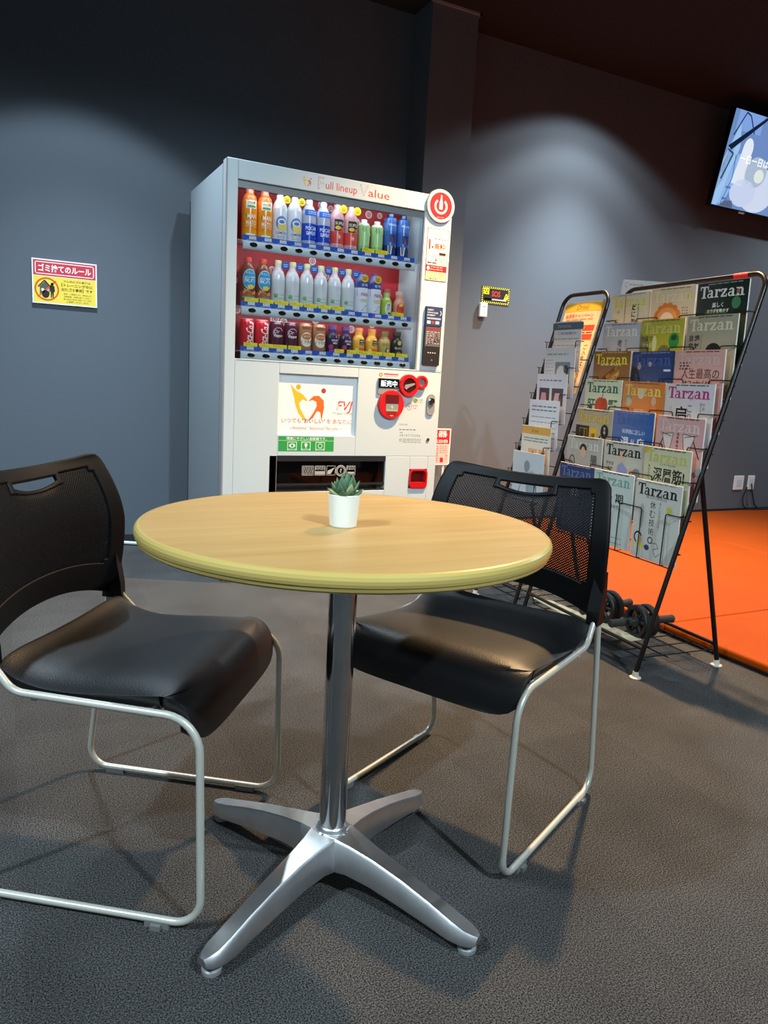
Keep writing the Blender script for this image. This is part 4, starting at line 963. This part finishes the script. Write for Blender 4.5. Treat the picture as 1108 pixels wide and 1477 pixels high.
p = new(); title(p, '#17171a', strap='#8a8a80'); p.vtext('休む技術。', -.012, .200, .028, '#3a3a38', .0); p.vtext('体と心の疲れをぬく', .022, .200, .010, '#7a7a72'); p.text('✹', .065, .178, h=.036, c='#b9b84a', bold=.04); p.ring(-.075, .060, .022, .022, .006, '#1c1c20', 18, 20, 250); p.poly([(-.092, .030), (-.03, .022), (-.025, .034), (-.07, .045)], '#d9cc3a'); p.ell(-.026, .032, .013, .010, '#2c3a80'); p.ell(-.062, .055, .012, .012, '#c8a088'); p.line([(-.01, .05), (.02, .055), (.03, .04), (.005, .03), (.02, .018), (.04, .022)], .0025, '#6a6a66'); p.ell(-.066, .14, .012, .045, '#a8a89c', 14); p.text('体力の休め方', .0, .213, w=.10, c='#6a6a62')
MAGS[0, 6] = ('#c6c5ba', p, 'pale grey magazine with black title in the bottom front pocket')
# middle column
p = new(); title(p, '#e6d3a8', strap='#8a7a5a')
for poly_ in LOGO[::3]: pass
for k in range(14):
    g = 2*PI*k/14; p.ell(-.018+.056*math.cos(g), .150+.050*math.sin(g), .016, .016, '#dd7a2a', 12)
p.up(); p.ell(-.018, .150, .055, .048, '#e89a5a', 20); p.up(); p.ell(-.018, .140, .040, .040, '#ecd3b4', 20); p.lines(.055, .085, .190, 3, .010, .004, '#7a6a5a'); p.k = 1; p.ell(.078, .232, .006, .012, '#e2c23a', 10)
MAGS[1, 0] = ('#e0c9a2', p, 'cream magazine with an orange scalloped flower, top middle of the rack')
p = new(); p.poly([(-.1095, .10), (-.05, .10), (-.06, .19), (-.1095, .22)], '#7a7a44'); p.ell(.02, .135, .035, .04, '#6a6a48'); p.up(); title(p, '#ccc46a'); p.ell(.066, .190, .024, .028, '#2f8a3e', 20); p.text('大豆で', -.072, .200, w=.06, c='#3a3a22', bold=.03); p.text('食べる', -.07, .175, w=.05, c='#e6e2a8', bold=.03); p.ell(-.03, .18, .012, .03, '#d8d69a'); p.up(); p.ell(.066, .200, .013, .010, '#1f4a2a'); p.ell(.02, .125, .022, .025, '#c9b89a'); p.k = 1
MAGS[1, 1] = ('#b0a92a', p, 'yellow-green magazine with a round green badge, middle column')
p = new(); p.poly([(-.1095, .0), (-.1095, .22), (-.07, .20), (-.04, .12), (-.05, 0)], '#1c2436'); p.ell(-.065, .215, .010, .014, '#c49a80'); p.poly([(-.045, .13), (-.01, .16), (.01, .15), (.03, .10), (-.03, .09)], '#c8a284'); p.ell(-.008, .222, .009, .009, '#b9a6a8'); p.up(); title(p, '#3f5a9a', strap='#6f86bb'); p.rect(.062, .195, .095, .203, '#cfd8ea')
p.rect(-.08, .212, .1, .213, '#5a74ac')
MAGS[1, 2] = ('#22396f', p, 'navy blue magazine with two faces, middle column third row')
p = new(); title(p, '#e7d76a', strap='#8a4a1a'); p.ell(-.070, .195, .018, .020, '#cfc09a'); p.ell(.062, .200, .012, .016, '#d8b090'); p.ell(-.005, .225, .016, .02, '#d6cfb4'); p.poly([(.045, .15), (.08, .15), (.072, .188), (.055, .188)], '#e08a4a'); p.text('年齢', .0, .130, w=.062, h=.030, c='#2a1c12', bold=.05); p.text('若返り筋トレ', 0, .162, w=.07, c='#f2dfae', bold=.02)
p.up(); p.ring(-.070, .195, .019, .021, .007, '#7aa69a', 16, 20, 200)
MAGS[1, 3] = ('#d97a22', p, 'orange magazine with a pale yellow title, middle column')
p = new(); title(p, '#3a66a8', strap='#7a9acc'); p.text('科学的に正しい', .01, .192, w=.12, h=.018, c='#dde5f0', bold=.03); p.text('温', -.032, .150, h=.044, c='#dde5f0', bold=.03); p.text('泉', .052, .150, h=.044, c='#dde5f0', bold=.03); p.ring(.010, .146, .011, .011, .003, '#e6ecf4', 16, 150, 390); p.line([(.004, .15), (.006, .165)], .003, '#e6ecf4'); p.line([(.014, .15), (.016, .165)], .003, '#e6ecf4')
MAGS[1, 4] = ('#2a5aa0', p, 'blue magazine with two large white characters, middle column')
p = new(); p.poly([(-.03, .10), (.035, .10), (.03, .17), (.0, .195), (-.025, .18)], '#8a8fb8'); p.poly([(.045, .12), (.07, .14), (.05, .18), (.035, .17)], '#c8a48c'); p.ell(-.005, .215, .018, .022, '#cfae98'); p.up(); title(p, '#19191b'); p.ell(.076, .155, .021, .024, '#85857c', 18); p.text('やせる', -.070, .185, w=.045, c='#3a3a38', bold=.02); p.text('歩き', -.068, .165, w=.028, c='#3a3a38', bold=.02); p.ell(-.075, .125, .018, .018, '#2a2a28')
MAGS[1, 5] = ('#bdb8a8', p, 'grey magazine with black title and a figure in blue, middle column')
p = new(); title(p, '#6fa390'); p.text('・期', .03, .172, w=.07, h=.036, c='#2f3230', bold=.03); p.text('分かち', .02, .14, w=.05, c='#3a3c3a', bold=.02); p.ring(-.03, .09, .025, .03, .002, '#8a8f88', 18, 30, 260); p.line([(-.02, .05), (.0, .03), (.01, .045)], .002, '#8a8f88'); p.rect(.05, .1, .053, .14, '#9aa09a'); p.lines(-.06, .07, .022, 2, .008, .0025, '#7a7f7a')
MAGS[1, 6] = ('#c2c9c0', p, 'pale green-titled magazine in the bottom pocket behind the chair corner')
# left column
p = new(); title(p, '#d9c75a', strap='#8a8fa0'); p.rect(-.022, .0, -.018, .26, '#c07a5a'); p.vtext('遅に効く', .030, .225, .024, '#2e2a22', .03); p.vtext('万人', -.07, .17, .022, '#3a362e', .02); p.vtext('呼吸の新習慣', .055, .225, .011, '#5a544a'); p.text('✦', -.06, .2, h=.02, c='#b8a050')
MAGS[2, 0] = ('#d2c6a4', p, 'cream magazine split by a thin red line, top left of the rack')
p = new(); title(p, '#d5d2c4', strap='#5a6a9a'); p.vtext('老けない', .0, .205, .028, '#2f2d2a', .03); p.vtext('体をつくる習慣', .035, .205, .012, '#5f5c56')
MAGS[2, 1] = ('#aeb0b4', p, 'silver grey magazine with one vertical black headline, left column')
random.seed(11); p = new()
for k in range(16):
    a, b = random.uniform(-.09, .09), random.uniform(.03, .21); p.poly([(a-.03, b-.02), (a+.03, b+.02), (a+.036, b+.008), (a-.024, b-.032)], random.choice(['#a8742a', '#5a3416', '#d9a83a', '#8a3f1a']))
p.up(); title(p, '#ecd23a', strap='#c8a860'); p.text('Wow!', -.02, .128, w=.10, h=.034, c='#e8cf5a', bold=.03); p.lines(-.06, .06, .212, 1, .01, .005, '#d8c890')
MAGS[2, 2] = ('#8a5a22', p, 'brown and gold magazine with bright yellow title, left column')
p = new(); title(p, '#26604a'); p.text('肝', -.062, .165, h=.052, c='#26604a', bold=.03); p.text('腎', .070, .165, h=.052, c='#26604a', bold=.03); p.ell(-.004, .165, .034, .034, '#bf4a2a', 22); p.ell(.018, .165, .022, .032, '#b5432a', 18); p.line([(.004, .198), (.010, .213)], .004, '#5a3a1e'); p.ell(.03, .142, .014, .016, '#3a5a7a')
MAGS[2, 3] = ('#cdd2b0', p, 'pale green magazine with a red apple, left column')
p = new(); p.rect(-.1095, .0, -.02, .20, '#2a241c', 4); p.rect(-.018, .0, .028, .195, '#d9a92e', 2); p.up(); title(p, '#d9b23a', strap='#6a5f4a'); p.vtext('速く歩く', .005, .175, .028, '#2a2218', .02); p.ell(.072, .185, .022, .028, '#1f1c1a', 20); p.up(); p.vtext('冬号', .072, .203, .014, '#e0d9c6', .02); p.frame(-.082, .10, -.05, .19, .003, '#9a7a2a'); p.frame(-.05, .10, -.03, .19, .003, '#9a7a2a'); p.k = 1
MAGS[2, 4] = ('#a89878', p, 'black and gold magazine with a round dark seal, left column')
p = new(); title(p, '#c9c4b8'); people_blob(p, .0, .21, 1.2, '#cfa68c', '#2a2422', '#a89f96'); p.vtext('腸活', .066, .20, .038, '#34302c', .02); p.ring(-.07, .165, .020, .026, .006, '#4a4a46', 16); p.ring(-.07, .13, .024, .026, .006, '#4a4a46', 16)
MAGS[2, 5] = ('#aea69a', p, 'greyish magazine with a small portrait, left column second from bottom')
p = new(); title(p, '#5a6ea8', strap='#8a96bc'); p.text('脳', 0, .17, h=.05, c='#c9cfe0', bold=.03)
MAGS[2, 6] = ('#27365f', p, 'dark navy magazine in the bottom left pocket above the chair back')
WM = Matrix.Translation((1.889, 1.750, 0)) @ Matrix.Rotation(-ang, 4, 'Z')
random.seed(21)
for (c, k), (cov, pr_, lab) in MAGS.items():
    y = (.117, .345, .573)[c]+random.uniform(-.003, .003)
    magazine(WM, y, mag_x(k)+.010, mag_z(k)+random.uniform(-.004, .004), cov, pr_, lab, lean=-.035+random.uniform(-.01, .01), tilt=random.uniform(-.012, .012), thick=.006)
    # second copy behind in the same pocket
p = new(); p.ring(-.222, .34, .010, .010, .002, '#8a97a8', 16, 40, 320); p.lines(-.205, -.12, .34, 1, .012, .004, '#aab4c0')
bd_ = magazine(WM, .548, .400, 1.392, '#e4edf4', p, 'white notice sheet standing behind the top row of magazines', 'notice_sheet', W=.50, H=.36, thick=.003, cat='notice', group=None, tilt=.14, dy=0)

# narrow rack
NM = Matrix.Translation((1.911, 2.480, 0))
def lx(k): return .265-.0300*k
def lz(k): return 1.245-.113*k
pockets(narrow, 6, (0, .290), lambda k: lx(k)-.002, lambda k: lz(k)-.085, lambda k: lz(k)-.212, .290, .05, inset=.032)
LW, LH = .198, .21
def leaf_(k, cov, p, lab, W=LW): magazine(NM, .128, lx(k)+.010, lz(k), cov, p, lab, 'leaflet', W=W, H=LH, thick=.004, lean=-.03, cat='leaflet', group='leaflets in the narrow rack', dy=0)
p = new(); p.rect(-.125, .365, .125, .40, '#e2b030', 2); p.text('Drink', -.0, .383, w=.08, c='#8a5a1a', bold=.01, shear=.3); p.text('会員様キャンペーン', -.01, .345, w=.18, h=.02, c='#c8593a', bold=.02); p.lines(-.09, .09, .325, 1, .01, .006, '#d8875a')
for y_ in (.275, .235): p.rect(-.105, y_, .105, y_+.026, '#d0492f', 2)
p.lines(-.1, .1, .265, 1, .01, .005, '#5a4a3a'); p.vtext('ご入会はこちら', .088, .215, .022, '#5a3a2a', .02); p.up(); p.text('●トレーニング', 0, .288, w=.1, c='#f0c8b8'); p.text('●スタジオ', 0, .248, w=.08, c='#f0c8b8'); p.k = 1
magazine(NM, .145, .262, 1.352, '#e8c79a', p, 'orange and yellow poster at the top of the narrow leaflet rack', 'poster', W=.235, H=.41, thick=.003, lean=.265, cat='poster', group=None, dy=0)
p = new(); p.rect(-.099, .175, .099, .205, '#4a5a68', 2); p.text('ご利用案内', 0, .160, w=.12, h=.012, c='#7a6a70', bold=.02); p.lines(-.085, .085, .135, 3, .028, .004, '#8f8f94'); p.up(); p.text('TRAINING', -.02, .19, w=.09, h=.012, c='#8fa0ae'); p.k = 1
leaf_(0, '#c6c6c9', p, 'grey leaflet with a dark slate header, topmost in the narrow rack', .175)
p = new(); p.rect(-.02, .06, .075, .15, '#7b8288', 2); p.lines(-.08, .06, .180, 1, .012, .006, '#8a9a8a'); p.lines(-.085, -.035, .155, 6, .015, .005, '#9a9a9c'); p.up(); p.ell(.02, .10, .03, .035, '#c2c6c8', 12); p.ell(.05, .12, .014, .018, '#3a4044', 10); p.poly([(-.01, .06), (.04, .06), (.02, .1)], '#34383c'); p.k = 1
leaf_(1, '#c9c8cc', p, 'white leaflet with one grey photograph, second in the narrow rack')
p = new(); p.rect(-.078, .075, -.006, .150, '#4a3c40', 2); p.rect(.010, .075, .082, .150, '#55474a', 2); p.lines(-.08, .07, .180, 1, .01, .006, '#8a7a80'); p.up(); p.poly([(-.07, .075), (-.02, .075), (-.03, .13), (-.06, .13)], '#c08a98'); p.poly([(.02, .075), (.072, .075), (.06, .13), (.032, .13)], '#c8a0a6'); p.k = 1
leaf_(2, '#cfccd2', p, 'white leaflet with two small pink photographs side by side')
p = new(); p.lines(-.08, .085, .180, 2, .016, .005, '#6a6e76'); p.lines(-.08, .085, .135, 5, .022, .004, '#8f939a')
leaf_(3, '#d3d5d8', p, 'plain white leaflet with only lines of text in the narrow rack')
p = new(); p.rect(-.099, .175, .099, .208, '#dda24a', 2); p.text('Drink', 0, .191, w=.05, c='#8a5a24', shear=.3); p.lines(-.08, .085, .155, 2, .012, .004, '#7a766e'); p.rect(-.042, .045, .018, .112, '#d9a878', 2); p.rect(.030, .045, .085, .112, '#d9a878', 2); p.up(); p.poly([(-.025, .055), (.004, .055), (-.004, .075), (-.006, .10), (-.014, .10), (-.016, .075)], '#4a3a34'); p.poly([(.044, .055), (.072, .055), (.062, .075), (.07, .10), (.046, .10), (.054, .075)], '#4a3a34'); p.k = 1
leaf_(4, '#dcd3c4', p, 'leaflet with an orange header and two tan pictures')
p = new(); p.poly([(-.06, .02), (.08, .02), (.06, .10), (-.02, .12)], '#6f787e'); p.ell(.0, .15, .02, .025, '#8a9096'); p.text('Studio', .02, .125, w=.07, c='#7a8086', shear=.3); p.up(); p.ell(.03, .06, .03, .03, '#9aa2a8'); p.k = 1
leaf_(5, '#c9cdd0', p, 'glossy grey leaflet lowest in the narrow rack', .215)

# roller wheels on the rack shelf, paper below
def ab_wheel(label, loc, rz):
    t = thing('ab_roller', label, 'ab roller', loc, rz, 'black ab rollers on the rack shelf')
    X = Matrix.Rotation(PI/2, 4, 'Y')
    R = .062
    for sx in (-.02, .02):
        MB().lathe([(R-.016, -.012), (R-.004, -.013), (R, -.008), (R, .008), (R-.004, .013), (R-.016, .012), (R-.016, -.012)], 'rubber', 32, M=Matrix.Translation((sx, 0, R)) @ X, cap=False).build('wheel', t)
        sp = MB()
        for k in range(6):
            g = k*PI/3; sp.tube([(sx, .014*math.cos(g), R+.014*math.sin(g)), (sx, (R-.014)*math.cos(g), R+(R-.014)*math.sin(g))], .006, 'machine_dark', 6)
        sp.lathe([(.018, -.014), (.018, .014)], 'machine_dark', 16, M=Matrix.Translation((sx, 0, R)) @ X); sp.build('spokes', t)
    MB().tube([(-.14, 0, R), (.14, 0, R)], .007, 'chrome', 8).build('axle', t)
    for sx in (-1, 1):
        MB().lathe([(.013, 0), (.0145, .004), (.0145, .085), (.016, .092), (.013, .096)], 'grip', 16, M=Matrix.Translation((sx*.048, 0, R)) @ (X if sx > 0 else Matrix.Rotation(-PI/2, 4, 'Y'))).build('grip', t)
    return t
ab_wheel('black double-wheel ab roller on the shelf behind the right rack leg', (2.090, 1.930, .0645), -.10)
ab_wheel('black ab roller on the shelf, half hidden behind the chair back', (2.090, 2.115, .0645), .12)
pp = MB().add([(.02, 0, 0), (.10, 0, 0), (.09, .50, .0), (.03, .56, .004), (0, .3, .002)], [(0, 1, 2, 3, 4)], mat('newsprint', '#d5c49c', .8))
po_ = pp.build('newspaper', None, (1.965, 1.90, .070)); so = po_.modifiers.new('thick', 'SOLIDIFY'); so.thickness = .004
tag(po_, 'folded cream newspaper lying along the low front rail of the rack', 'newspaper')

# ================================================================== WALL THINGS
def wallfn(x0, z0, Y): return lambda x, y, k: (x0+x, Y-k, z0+y)
# garbage rule sign
t = thing('rule_sign', 'yellow and red rubbish rule sign on the dark wall, left', 'sign', (.139, YB, 1.236))
MB().box(0, .299, -.012, -.008, 0, .213, 'device_white').build('board', t, rot=(0, 0, -.0)); MB().box(.1, .2, -.008, 0, .08, .14, 'device_white').build('mounting_pad', t)
p = Print(); p.k = 1; p.rect(.006, .006, .293, .132, '#e9c945'); p.rect(.006, .134, .293, .207, '#c2323c'); p.k = 2; p.frame(.014, .141, .285, .200, .004, '#f2dede'); p.text('ゴミ捨てのルール', .150, .171, w=.243, h=.036, c='#f6efee', bold=.04)
p.ring(.066, .070, .056, .056, .008, '#c85a22', 32); p.poly([(.034, .045), (.034, .082), (.058, .108), (.078, .086), (.078, .045)], '#55524a'); p.line([(.026, .078), (.056, .112), (.084, .080)], .006, '#3a342a'); p.k = 3; p.ell(.060, .046, .017, .019, '#1c1a18'); p.ell(.047, .066, .007, .007, '#e8e2d0', 10); p.ell(.072, .066, .007, .007, '#d89a94', 10)
p.ell(.090, .095, .0065, .008, '#1c1a18', 12); p.poly([(.079, .088), (.100, .088), (.103, .060), (.098, .060), (.096, .03), (.091, .03), (.090, .055), (.088, .03), (.083, .03), (.083, .06), (.078, .06)], '#1c1a18'); p.line([(.024, .030), (.108, .112)], .006, '#c85a22')
p.text('ジム内のゴミ捨ては', .205, .116, w=.125, h=.011, c='#3a3320', bold=.02); p.text('【トレーニング中に', .205, .097, w=.145, h=.016, c='#3a3320', bold=.03); p.text('出たゴミ専用】です', .205, .076, w=.145, h=.016, c='#3a3320', bold=.03)
for i, s in enumerate(('飲食・ご家庭のゴミ、持ち込んだ', '市販品等、お持ち帰りください。', '皆さまのご協力をお願いいたします。', 'ご理解くださいませ。')): p.text(s, .208, .055-.0125*i, w=.13-.02*(i == 3), h=.008, c='#6a5a2a', bold=.01)
p.obj('sign_print', t, lambda x, y, k: (x, -.012-k, y))
# SOS sign
t = thing('emergency_sign', 'black SOS sign with yellow and black striped border', 'sign', (2.760, YR, 1.480))
MB().box(0, .216, -.004, -.0005, 0, .104, ink('#2a2a26')).build('board', t)
p = Print(); p.k = 1
for i in range(14):
    x = .002+i*.0153; p.poly([(x, .0), (x+.0075, .0), (x+.0125, .012), (x+.005, .012)], '#e6d83c'); p.poly([(x, .092), (x+.0075, .092), (x+.0125, .104), (x+.005, .104)], '#e6d83c')
for i in range(6):
    z = .012+i*.0135; p.poly([(0, z), (.011, z+.006), (.011, z+.012), (0, z+.006)], '#e6d83c'); p.poly([(.205, z), (.216, z+.006), (.216, z+.012), (.205, z+.006)], '#e6d83c')
p.text('SOS', .110, .062, w=.066, h=.036, c='#e8433c', bold=.04); p.rect(.02, .022, .195, .031, '#c8b8b0'); p.rect(.02, .022, .08, .031, '#c0504a'); p.k = 2
p.rect(.012, .055, .056, .094, '#e9d020'); p.poly([(.17, .03), (.205, .034), (.205, .06), (.188, .072)], '#ead42a'); p.k = 3; p.ell(.026, .08, .004, .006, '#2a2620', 8); p.ell(.044, .08, .004, .006, '#2a2620', 8); p.ell(.036, .066, .007, .004, '#2a2620', 8); p.line([(.183, .045), (.198, .06)], .004, '#3a3420')
p.obj('sign_print', t, lambda x, y, k: (x, -.004-k, y))
t = thing('call_button', 'small white emergency call button on the wall below the SOS sign', 'device', (2.740, YR, 1.388))
bevel(MB().box(0, .058, -.028, -.004, 0, .09, 'device_white').build('housing', t), .006, 3); MB().box(.01, .048, -.004, 0, .01, .08, 'machine_dark').build('bracket', t)
p = Print(); p.k = 1; p.rect(.020, .062, .040, .068, '#8a8f94'); p.rect(.022, .040, .040, .046, '#b5b9bc'); p.rect(.024, .022, .038, .028, '#b5b9bc'); p.obj('button_marks', t, lambda x, y, k: (x, -.028-k, y))
# sockets
for x, wd, lab in ((5.378, .118, 'wider white wall socket plate above the orange mat'), (5.548, .082, 'narrower white wall socket with the black cord plugged in')):
    t = thing('wall_socket', lab, 'socket', (x, YR, .215), 0, 'white wall sockets')
    bevel(MB().box(0, wd, -.012, 0, 0, .12, 'device_white').build('plate', t), .006, 3)
    MB().box(wd*.25, wd*.75, -.0135, -.0118, .03, .09, 'machine_white').build('outlet', t)
cd_ = MB().tube(fillet([(5.585, YR-.02, .27), (5.59, YR-.03, .20), (5.64, YR-.03, .09), (5.70, YR-.03, .0535), (6.4, YR-.04, .0535)], .04, 5), .005, 'cord_black', 8)
cd_.tube(fillet([(5.555, YR-.006, .24), (5.50, YR-.02, .15), (5.50, YR-.03, .07), (5.60, YR-.05, .0535), (6.2, YR-.055, .0535)], .05, 5), .005, 'cord_black', 8)
tag(cd_.build('power_cord'), 'thin black power cord hanging from the wall socket to the mat', 'cord')
tag(MB().tube(fillet([(-1.2, YB-.05, .012), (.0, YB-.055, .012), (.55, YB-.05, .012), (.64, YB-.10, .012), (.83, YB-.12, .012)], .04, 5), .0095, 'cable_white', 8).build('floor_cable'), 'white cable running along the foot of the dark wall', 'cable')
# television
tilt = math.atan2(.12, .618)
t = thing('television', 'wall-mounted television tilted down, showing a gym picture', 'television', (4.51, 4.0, 2.30))
t.rotation_euler = (tilt, 0, 0)
TW, TH = 1.11, .63
bevel(MB().box(0, TW, 0, .045, 0, TH, 'tv_black').build('housing', t), .004, 2)
mat('screen_glow', '#000000', 0.25, emit='#7ea0dc', estr=.75)
MB().box(.008, TW-.008, -.0015, .001, .010, TH-.008, 'screen_glow').build('screen', t)
def glow(h, s=1.0): return mat(f'glow_{h[1:]}_{s}', '#000000', .3, emit=h, estr=s)
p = Print(dz=.0004); p.k = 1
p.poly([(.01, .012), (.06, .012), (.14, .40), (.09, .55), (.01, .30)], glow('#9cc4ec')); p.poly([(.01, .10), (.05, .18), (.10, .42), (.05, .40), (.01, .25)], glow('#5a6f92')); p.poly([(.14, .35), (.20, .52), (.32, .42), (.24, .36)], glow('#6c8cc4')); p.rect(.05, .50, .30, .622, glow('#7fa2e0'))
p.poly([(.10, .012), (.16, .14), (.19, .36), (.14, .36), (.06, .03)], glow('#8fb6ea')); p.k = 2
p.poly([(.02, .39), (.06, .37), (.36, .622), (.33, .622)], glow('#10203a')); p.line([(.045, .46), (.12, .615), (.165, .60), (.24, .50)], .010, glow('#1a3260')); p.line([(.03, .37), (.09, .35), (.06, .26), (.03, .18)], .012, glow('#27406c')); p.line([(.09, .02), (.14, .20), (.12, .35)], .006, glow('#33568c'))
p.rect(.10, .13, .15, .145, glow('#5a78b0')); p.rect(.09, .055, .145, .07, glow('#5a78b0')); p.ell(.42, .16, .19, .15, glow('#cdd8ee'), 28); p.k = 3
p.ell(.22, .40, .05, .07, glow('#e2e8f4'), 22); p.poly([(.17, .40), (.27, .40), (.25, .16), (.14, .17)], glow('#dfe6f4')); p.ell(.28, .12, .13, .09, glow('#c6d2ee'), 24); p.ell(.36, .27, .11, .10, glow('#a9bcd0'), 24); p.poly([(.08, .012), (.12, .05), (.20, .06), (.22, .012)], glow('#55647e')); p.poly([(.62, .1), (.75, .5), (.9, .55), (1.05, .1)], glow('#46628f')); p.rect(.85, .3, 1.05, .6, glow('#9cbce8')); p.k = 4
p.ell(.40, .25, .05, .045, glow('#dfe7e2'), 18); p.text('一日一日は', .315, .335, w=.30, h=.050, c=glow('#ffffff', 1.3))
p.obj('screen_picture', t, lambda x, y, k: (x, -.0015-k, y))
MB().box(.30, .36, -.002, 0, -.012, .0, 'device_white').build('logo_bar', t)
br = MB().box(.35, .75, .045, .07, .15, .5, 'machine_dark').build('bracket', t)
MB().box(.50, .60, .07, .24, .20, .30, 'machine_dark').build('mount_arm', t)
# extinguisher sign on a stand beside the machine
t = thing('extinguisher_sign', 'red and white fire extinguisher sign board beside the vending machine', 'sign', (2.13, 3.80, 0))
MB().box(0, .235, -.004, 0, .476, .692, 'device_white').build('board', t)
p = Print(); p.k = 1; p.rect(.008, .600, .227, .684, '#c8202a'); p.rect(.008, .484, .227, .596, '#e8b9b6'); p.k = 2; p.text('消火器', .115, .660, w=.19, h=.038, c='#f6e9e6', bold=.03); p.text('FIRE EXTINGUISHER', .115, .616, w=.205, h=.020, c='#f6e9e6', bold=.02)
p.lines(.016, .15, .584, 7, .014, .005, '#b06a6a'); p.lines(.165, .215, .584, 4, .012, .005, '#b06a6a'); p.rect(.150, .49, .1525, .594, '#b06a6a'); p.poly([(.17, .492), (.19, .492), (.192, .51), (.185, .522), (.168, .518)], '#b8202a'); p.vtext('消火', .21, .54, .016, '#9a4a4a')
p.obj('sign_print', t, lambda x, y, k: (x, -.004-k, y))
MB().tube([(.20, .008, .012), (.20, .008, .60)], .008, 'device_white', 10).build('post', t); MB().lathe([(.07, 0), (.07, .008), (.02, .014)], 'machine_dark', 24).build('base', t, (.20, .008, 0))
t = thing('fire_extinguisher', 'brass-topped fire extinguisher standing beside the vending machine, mostly hidden', 'extinguisher', (2.085, 3.86, 0))
MB().lathe([(.055, 0), (.06, .01), (.06, .27), (.045, .31), (.02, .33)], mat('ext_dark', '#5c1414', .4), 24).build('body', t); MB().lathe([(.014, .33), (.014, .36), (.02, .362), (.02, .375)], mat('brass', '#b08a4a', .3, .9), 16).build('valve', t); MB().tube(fillet([(.0, -.02, .365), (.05, -.03, .40), (.075, -.03, .36), (.07, -.03, .15)], .03, 5), .008, mat('hose', '#c8a86a', .5), 8).build('hose', t)
